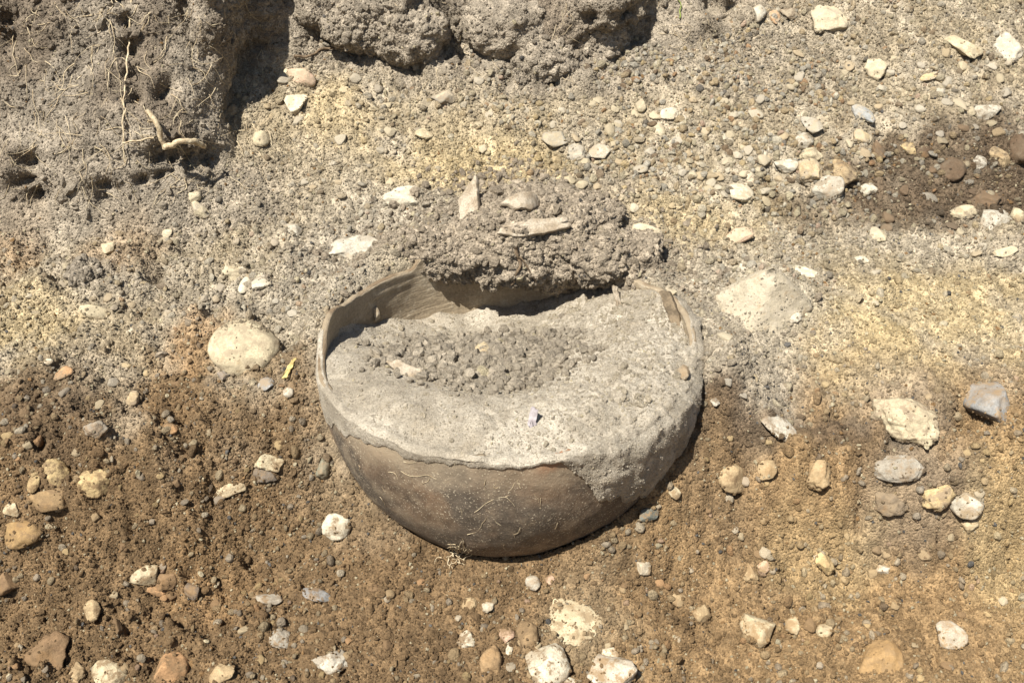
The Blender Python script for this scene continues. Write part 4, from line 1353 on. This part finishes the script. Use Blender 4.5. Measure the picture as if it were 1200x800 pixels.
def gn_tree():
    g = bpy.data.node_groups.new('scatter', 'GeometryNodeTree')
    g.interface.new_socket('Geometry', in_out='INPUT', socket_type='NodeSocketGeometry')
    g.interface.new_socket('Geometry', in_out='OUTPUT', socket_type='NodeSocketGeometry')
    N = g.nodes
    i = N.new('NodeGroupInput')
    o = N.new('NodeGroupOutput')
    ci = N.new('GeometryNodeCollectionInfo')
    ci.inputs['Collection'].default_value = proto
    ci.inputs['Separate Children'].default_value = True
    ci.inputs['Reset Children'].default_value = True
    ip = N.new('GeometryNodeInstanceOnPoints')
    ip.inputs['Pick Instance'].default_value = True

    def na(name, t):
        n = N.new('GeometryNodeInputNamedAttribute')
        n.data_type = t
        n.inputs['Name'].default_value = name
        return n.outputs['Attribute']
    mp = N.new('GeometryNodeMeshToPoints')
    g.links.new(i.outputs[0], mp.inputs[0])
    g.links.new(mp.outputs[0], ip.inputs['Points'])
    g.links.new(ci.outputs[0], ip.inputs['Instance'])
    g.links.new(na('idx', 'INT'), ip.inputs['Instance Index'])
    g.links.new(na('rot', 'FLOAT_VECTOR'), ip.inputs['Rotation'])
    g.links.new(na('scl', 'FLOAT_VECTOR'), ip.inputs['Scale'])
    g.links.new(ip.outputs[0], o.inputs[0])
    return g


GN = gn_tree()


def scatter(name, pos, size, col, label, cat, lo=0, hi=8):
    n = len(pos)
    me = bpy.data.meshes.new(name)
    me.vertices.add(n)
    me.vertices.foreach_set('co', np.asarray(pos, np.float32).ravel())
    a = me.attributes.new('idx', 'INT', 'POINT')
    a.data.foreach_set('value', rng.integers(lo, hi, n).astype(np.int32))
    a = me.attributes.new('rot', 'FLOAT_VECTOR', 'POINT')
    a.data.foreach_set('vector', rng.uniform(0, 6.28, (n, 3)).astype(np.float32).ravel())
    a = me.attributes.new('scl', 'FLOAT_VECTOR', 'POINT')
    sc = size[:, None] * rng.uniform(0.7, 1.25, (n, 3))
    a.data.foreach_set('vector', sc.astype(np.float32).ravel())
    add_color(me, 'col', np.clip(col, 0.012, 0.75))
    o = link(name, me, label=label, cat=cat, kind='stuff')
    md = o.modifiers.new('scatter', 'NODES')
    md.node_group = GN
    return o


def ground_pts(n, x0=-1.05, x1=1.05, y0=-0.46, y1=0.98):
    x = rng.uniform(x0, x1, n)
    y = rng.uniform(y0, y1, n)
    r = np.hypot(x - JX, y - JY)
    # keep to the strip the camera can see, plus a margin
    keep = (np.abs(x) < 0.85 + 0.30 * (y + 0.4)) & ((r > JR + 0.003) | (y < -0.1) & (r > 0.12))
    x, y = x[keep], y[keep]
    e = 0.006
    sl = np.hypot(bilin(GZ, x + e, y) - bilin(GZ, x - e, y), bilin(GZ, x, y + e) - bilin(GZ, x, y - e)) / (2 * e)
    keep = rng.random(len(x)) < np.sqrt(1 + np.minimum(sl, 3) ** 2) / 1.7
    x, y = x[keep], y[keep]
    return x, y, bilin(GZ, x, y), np.stack([bilin(GC[..., k], x, y) for k in range(3)], 1)


def crumb_colour(c, pale=0.07, dark=0.06, warm=0.05, spread=0.22):
    n = len(c)
    c = c * np.exp(rng.normal(0, spread, n))[:, None]
    u = rng.random(n)
    c = np.where((u < pale)[:, None], CRM * rng.uniform(0.7, 1.1, n)[:, None], c)
    c = np.where(((u > pale) & (u < pale + dark))[:, None], DG * rng.uniform(0.6, 1.3, n)[:, None], c)
    c = np.where(((u > pale + dark) & (u < pale + dark + warm))[:, None], ORNG * rng.uniform(0.6, 1.1, n)[:, None], c)
    return c


x, y, z, c = ground_pts(700000)
sz_ = np.exp(rng.normal(math.log(0.00108), 0.45, len(x)))
dens = 0.55 + 0.45 * sstep(-0.25, 0.2, fbm(P3(x, y) * 7 + 50, 3))
k = rng.random(len(x)) < dens
scatter('soil_crumbs', np.stack([x, y, z + 0.4 * sz_], 1)[k], sz_[k], crumb_colour(c[k], 0.05, 0.015, 0.015, 0.2), 'fine crumbs of earth covering the ground around the jar', 'soil', 0, 6)
# grit and small gravel
x, y, z, c = ground_pts(80000)
gz_ = np.exp(-(((x - 0.34) / 0.34) ** 2 + ((y - 0.50) / 0.24) ** 2))
gravel = 0.20 + 0.85 * gz_ + 0.06 * (y < -0.1)
gravel = gravel * (0.25 + sstep(-0.25, 0.3, fbm(P3(x, y) * 9 + 80, 3)))
_y1, _y2 = BW[(1110, 365)], BW[(560, 195)]
yz = np.maximum(np.exp(-((x - _y1[0]) / 0.16) ** 2 - ((y - _y1[1]) / 0.09) ** 2), np.exp(-((x - _y2[0]) / 0.15) ** 2 - ((y - _y2[1]) / 0.07) ** 2))
gravel = gravel * (1 - 0.75 * yz)
k = rng.random(len(x)) < gravel
sz_ = np.clip(np.exp(rng.normal(math.log(0.0030), 0.42, len(x))) * (1 + 0.25 * gz_), 0.0016, 0.0068)
pal = np.array([CRM, WHT, TN, LG, GR, YL, BR, OR, DG, PK])
pr = np.array([.24, .12, .22, .12, .08, .06, .07, .04, .03, .02])
gc = pal[rng.choice(len(pal), len(x), p=pr)] * rng.uniform(0.65, 1.05, len(x))[:, None]
kk_ = (0.42 + 0.36 * gz_)[:, None]
gc = gc * kk_ + c * (1 - kk_)
scatter('gravel', np.stack([x, y, z + 0.25 * sz_], 1)[k], sz_[k], gc[k], 'loose grit and fine gravel strewn over the slope and pit floor', 'gravel', 5, 8)
# bigger lumps of crumbly soil
x, y, z, c = ground_pts(20000)
k = rng.random(len(x)) < 0.2 + 0.9 * sstep(0.0, 0.3, fbm(P3(x, y) * 6 + 120, 3))
sz_ = np.clip(np.exp(rng.normal(math.log(0.0027), 0.42, len(x))), 0.0015, 0.009)
scatter('soil_lumps', np.stack([x, y, z + 0.3 * sz_], 1)[k], sz_[k], (c * rng.uniform(0.78, 1.15, len(x))[:, None])[k], 'small lumps of earth lying on the ground', 'soil', 0, 5)


def mesh_pts(v, fc, n, wt=None):
    v = np.asarray(v)
    a, b, c_ = v[fc[:, 0]], v[fc[:, 1]], v[fc[:, 2]]
    if fc.shape[1] == 4:
        d_ = v[fc[:, 3]]
        ar = np.linalg.norm(np.cross(c_ - a, d_ - b), axis=1)
    else:
        ar = np.linalg.norm(np.cross(b - a, c_ - a), axis=1)
    if wt is not None:
        ar = ar * wt
    i = rng.choice(len(fc), n, p=ar / ar.sum())
    u, w_ = rng.random(n), rng.random(n)
    if fc.shape[1] == 4:
        p = (a[i] * (1 - u)[:, None] + b[i] * u[:, None]) * (1 - w_)[:, None] + (v[fc[i, 3]] * (1 - u)[:, None] + c_[i] * u[:, None]) * w_[:, None]
    else:
        s = np.sqrt(u)
        p = a[i] * (1 - s)[:, None] + b[i] * (s * (1 - w_))[:, None] + c_[i] * (s * w_)[:, None]
    return p, i


# bank
fcx = bank_v[bank_f].mean(1)
wt = ((fcx[:, 0] > -1.2) & (fcx[:, 0] < 0.9) & (fcx[:, 1] < 1.1)) * 1.0
p, i = mesh_pts(bank_v, bank_f, 150000, wt)
sz_ = np.exp(rng.normal(math.log(0.0011), 0.5, len(p)))
bc = bcol[bank_f[i, 0]]
scatter('bank_crumbs', p, sz_, crumb_colour(bc, 0.02, 0.01, 0.005, 0.16), 'crumbs of grey topsoil clinging to the bank', 'soil', 0, 5)
# soil heap and clods
p, i = mesh_pts(hv, hf, 42000)
sz_ = np.exp(rng.normal(math.log(0.0011), 0.55, len(p)))
scatter('heap_crumbs', p, sz_, crumb_colour(np.tile(lin(154, 140, 120), (len(p), 1)), 0.03, 0.01, 0.0, 0.16), 'crumbs of grey topsoil on the heap behind the jar', 'soil', 0, 5)
pp = []
for v, fc in clods:
    q, i = mesh_pts(v, fc, 3500)
    pp.append(q)
p = np.concatenate(pp)
sz_ = np.exp(rng.normal(math.log(0.0013), 0.55, len(p)))
scatter('clod_crumbs', p, sz_, crumb_colour(np.tile(HUMUS * 1.05, (len(p), 1)), 0.02, 0.01, 0.0, 0.16), 'crumbs on the soil clods under the bank', 'soil')
# sand grains over the fill, and the crumb heap in its middle
fc3 = sandw[sand_f].mean(1)
rel = fc3 - np.array([JX, JY, JZ])
wt = np.where(np.arange(len(sand_f)) < (NR2 - 1) * NT2, 1.0, np.tile(on, NR2 + NL - 1)[:len(sand_f)])
p, i = mesh_pts(sandw, sand_f, 30000, wt)
sz_ = np.exp(rng.normal(math.log(0.0007), 0.4, len(p))) * (1 + 0.3 * sstep(0.0, 0.1, p[:, 0])) * np.where(np.hypot(p[:, 0] - JX, p[:, 1] - JY) > RI, 0.65, 1)
scatter('sand_grains', p, sz_, crumb_colour(np.tile(lin(168, 156, 136), (len(p), 1)), 0.04, 0.0, 0.0, 0.12), 'grains and tiny crumbs on the sand in the jar', 'sand')
wt = np.exp(-(((rel[:, 0] + 0.03) / 0.085) ** 2 + ((rel[:, 1] - 0.015) / 0.075) ** 2) ** 1.2) * (rel[:, 2] > -0.2)
p, i = mesh_pts(sandw, sand_f, 5200, wt)
sz_ = np.clip(np.exp(rng.normal(math.log(0.0027), 0.6, len(p))), 0.0009, 0.0105)
p[:, 2] += 0.3 * sz_ + 0.004 * np.clip(perlin(p * 45), 0, 1)
scatter('crumb_heap', p, sz_, crumb_colour(np.tile(lin(152, 140, 121), (len(p), 1)), 0.015, 0.0, 0.0, 0.13), 'heap of grey soil crumbs in the hollow of the sand in the jar', 'soil', 0, 5)

# soil stuck on the flanks of the half buried stones
pp, cc, ss = [], [], []
for o, m, wp_, hp_, d, cz in STUCK:
    me = o.data
    v = np.array([q.co[:] for q in me.vertices])
    fc = np.array([list(q.vertices) for q in me.polygons])
    zc = v[fc].mean(1)[:, 2] / cz
    water = -1 + 2 * 0.38
    big = 'boulder' in o['label']
    wt = np.exp(-((zc - water - 0.1) / 0.22) ** 2) + 0.05
    if 'pyramid' in o['label'] and 'coated' in o['label']:
        wt = wt + 0.5
    if big:
        yc = v[fc].mean(1)[:, 1] / (hp_ * 0.001)
        wt = wt + 1.5 * sstep(0.15, 0.5, yc + 0.5 * perlin(v[fc].mean(1) * 60))
    n = int(min(700, wp_ * hp_ * (0.10 if not big else 0.16))) + 6
    q, i = mesh_pts(v, fc, n, wt)
    q = q @ np.array(m.to_3x3()).T + np.array(o.location)
    pp.append(q)
    cc.append(np.tile(d, (n, 1)))
    ss.append(np.exp(rng.normal(math.log(0.0010), 0.45, n)))
scatter('stone_crumbs', np.concatenate(pp), np.concatenate(ss), crumb_colour(np.concatenate(cc), 0.04, 0.0, 0.0, 0.16), 'crumbs of soil stuck on the half buried stones', 'soil')

# angular broken lumps on the bank, the heap and the rough side of the sand
fcx = bank_v[bank_f].mean(1)
wt = ((fcx[:, 0] > -1.2) & (fcx[:, 0] < 0.9) & (fcx[:, 1] < 1.1)) * (0.15 + sstep(0.0, 0.3, perlin(fcx * 9 + 4)))
p, i = mesh_pts(bank_v, bank_f, 3600, wt)
sz_ = np.clip(np.exp(rng.normal(math.log(0.0038), 0.45, len(p))), 0.002, 0.012)
scatter('bank_lumps', p, sz_, bcol[bank_f[i, 0]] * rng.uniform(0.8, 1.15, len(p))[:, None], 'broken lumps of topsoil lodged in the bank', 'soil', 0, 5)
p, i = mesh_pts(hv, hf, 900)
sz_ = np.clip(np.exp(rng.normal(math.log(0.0024), 0.55, len(p))), 0.0012, 0.009)
scatter('heap_lumps', p, sz_, np.tile(lin(146, 132, 112), (len(p), 1)) * rng.uniform(0.78, 1.0, len(p))[:, None], 'broken lumps of topsoil in the heap behind the jar', 'soil', 0, 5)
wt = (np.arange(len(sand_f)) < (NR2 + 4) * NT2) * (0.08 + sstep(0.05, 0.15, rel[:, 0]) * sstep(0.0, 0.3, perlin(rel * 22 + 8)) + 0.5 * np.exp(-((rel[:, 1] - 0.14) / 0.06) ** 2) * sstep(-0.1, 0.3, perlin(rel * 25))) * (np.hypot(rel[:, 0], rel[:, 1]) < JR - 0.012)
p, i = mesh_pts(sandw, sand_f, 900, wt)
sz_ = np.clip(np.exp(rng.normal(math.log(0.0019), 0.5, len(p))), 0.0009, 0.0065)
scatter('sand_lumps', p, sz_, np.tile(lin(168, 155, 132), (len(p), 1)) * rng.uniform(0.82, 1.1, len(p))[:, None], 'small lumps of sandy soil on the fill of the jar', 'sand', 0, 5)

# soil trailing off the heap on to the slope and the rim
n = 4200
x = JX + 0.01 + rng.normal(0, 0.17, n)
y = 0.30 - 0.35 * (x - JX) ** 2 / 0.1 * 0.4 + rng.normal(0, 0.05, n)
k = np.hypot(x - JX, y - JY) > JR + 0.002
x, y = x[k], y[k]
sz_ = np.clip(np.exp(rng.normal(math.log(0.0017), 0.6, len(x))), 0.0007, 0.0075)
z = bilin(GZ, x, y) + 0.35 * sz_
scatter('trailing_crumbs', np.stack([x, y, z], 1), sz_, crumb_colour(np.tile(lin(148, 134, 114), (len(x), 1)), 0.02, 0.0, 0.0, 0.15), 'crumbs of topsoil trailing off the heap on to the slope', 'soil', 0, 5)
M_DARK = Mat('dark_sherd', 0.9, 0.15)
M_DARK = M_DARK.out(M_DARK.mix(M_DARK.ramp(M_DARK.noise(70, 4, 0.7), 0.4, 0.62), lin(92, 80, 64), lin(126, 110, 88)), M_DARK.noise(200, 5, 0.75), 0.6, 0.003)
sherd(786, 368, [(-24, -18), (-12, -22), (8, -2), (22, 20), (16, 26), (4, 12), (-12, -4)], 0.008, (62, 0, -38), 'short dark rim sherd standing at the back right of the jar', (T_S, T_G), M_DARK, lift=0.006, size=1.0)
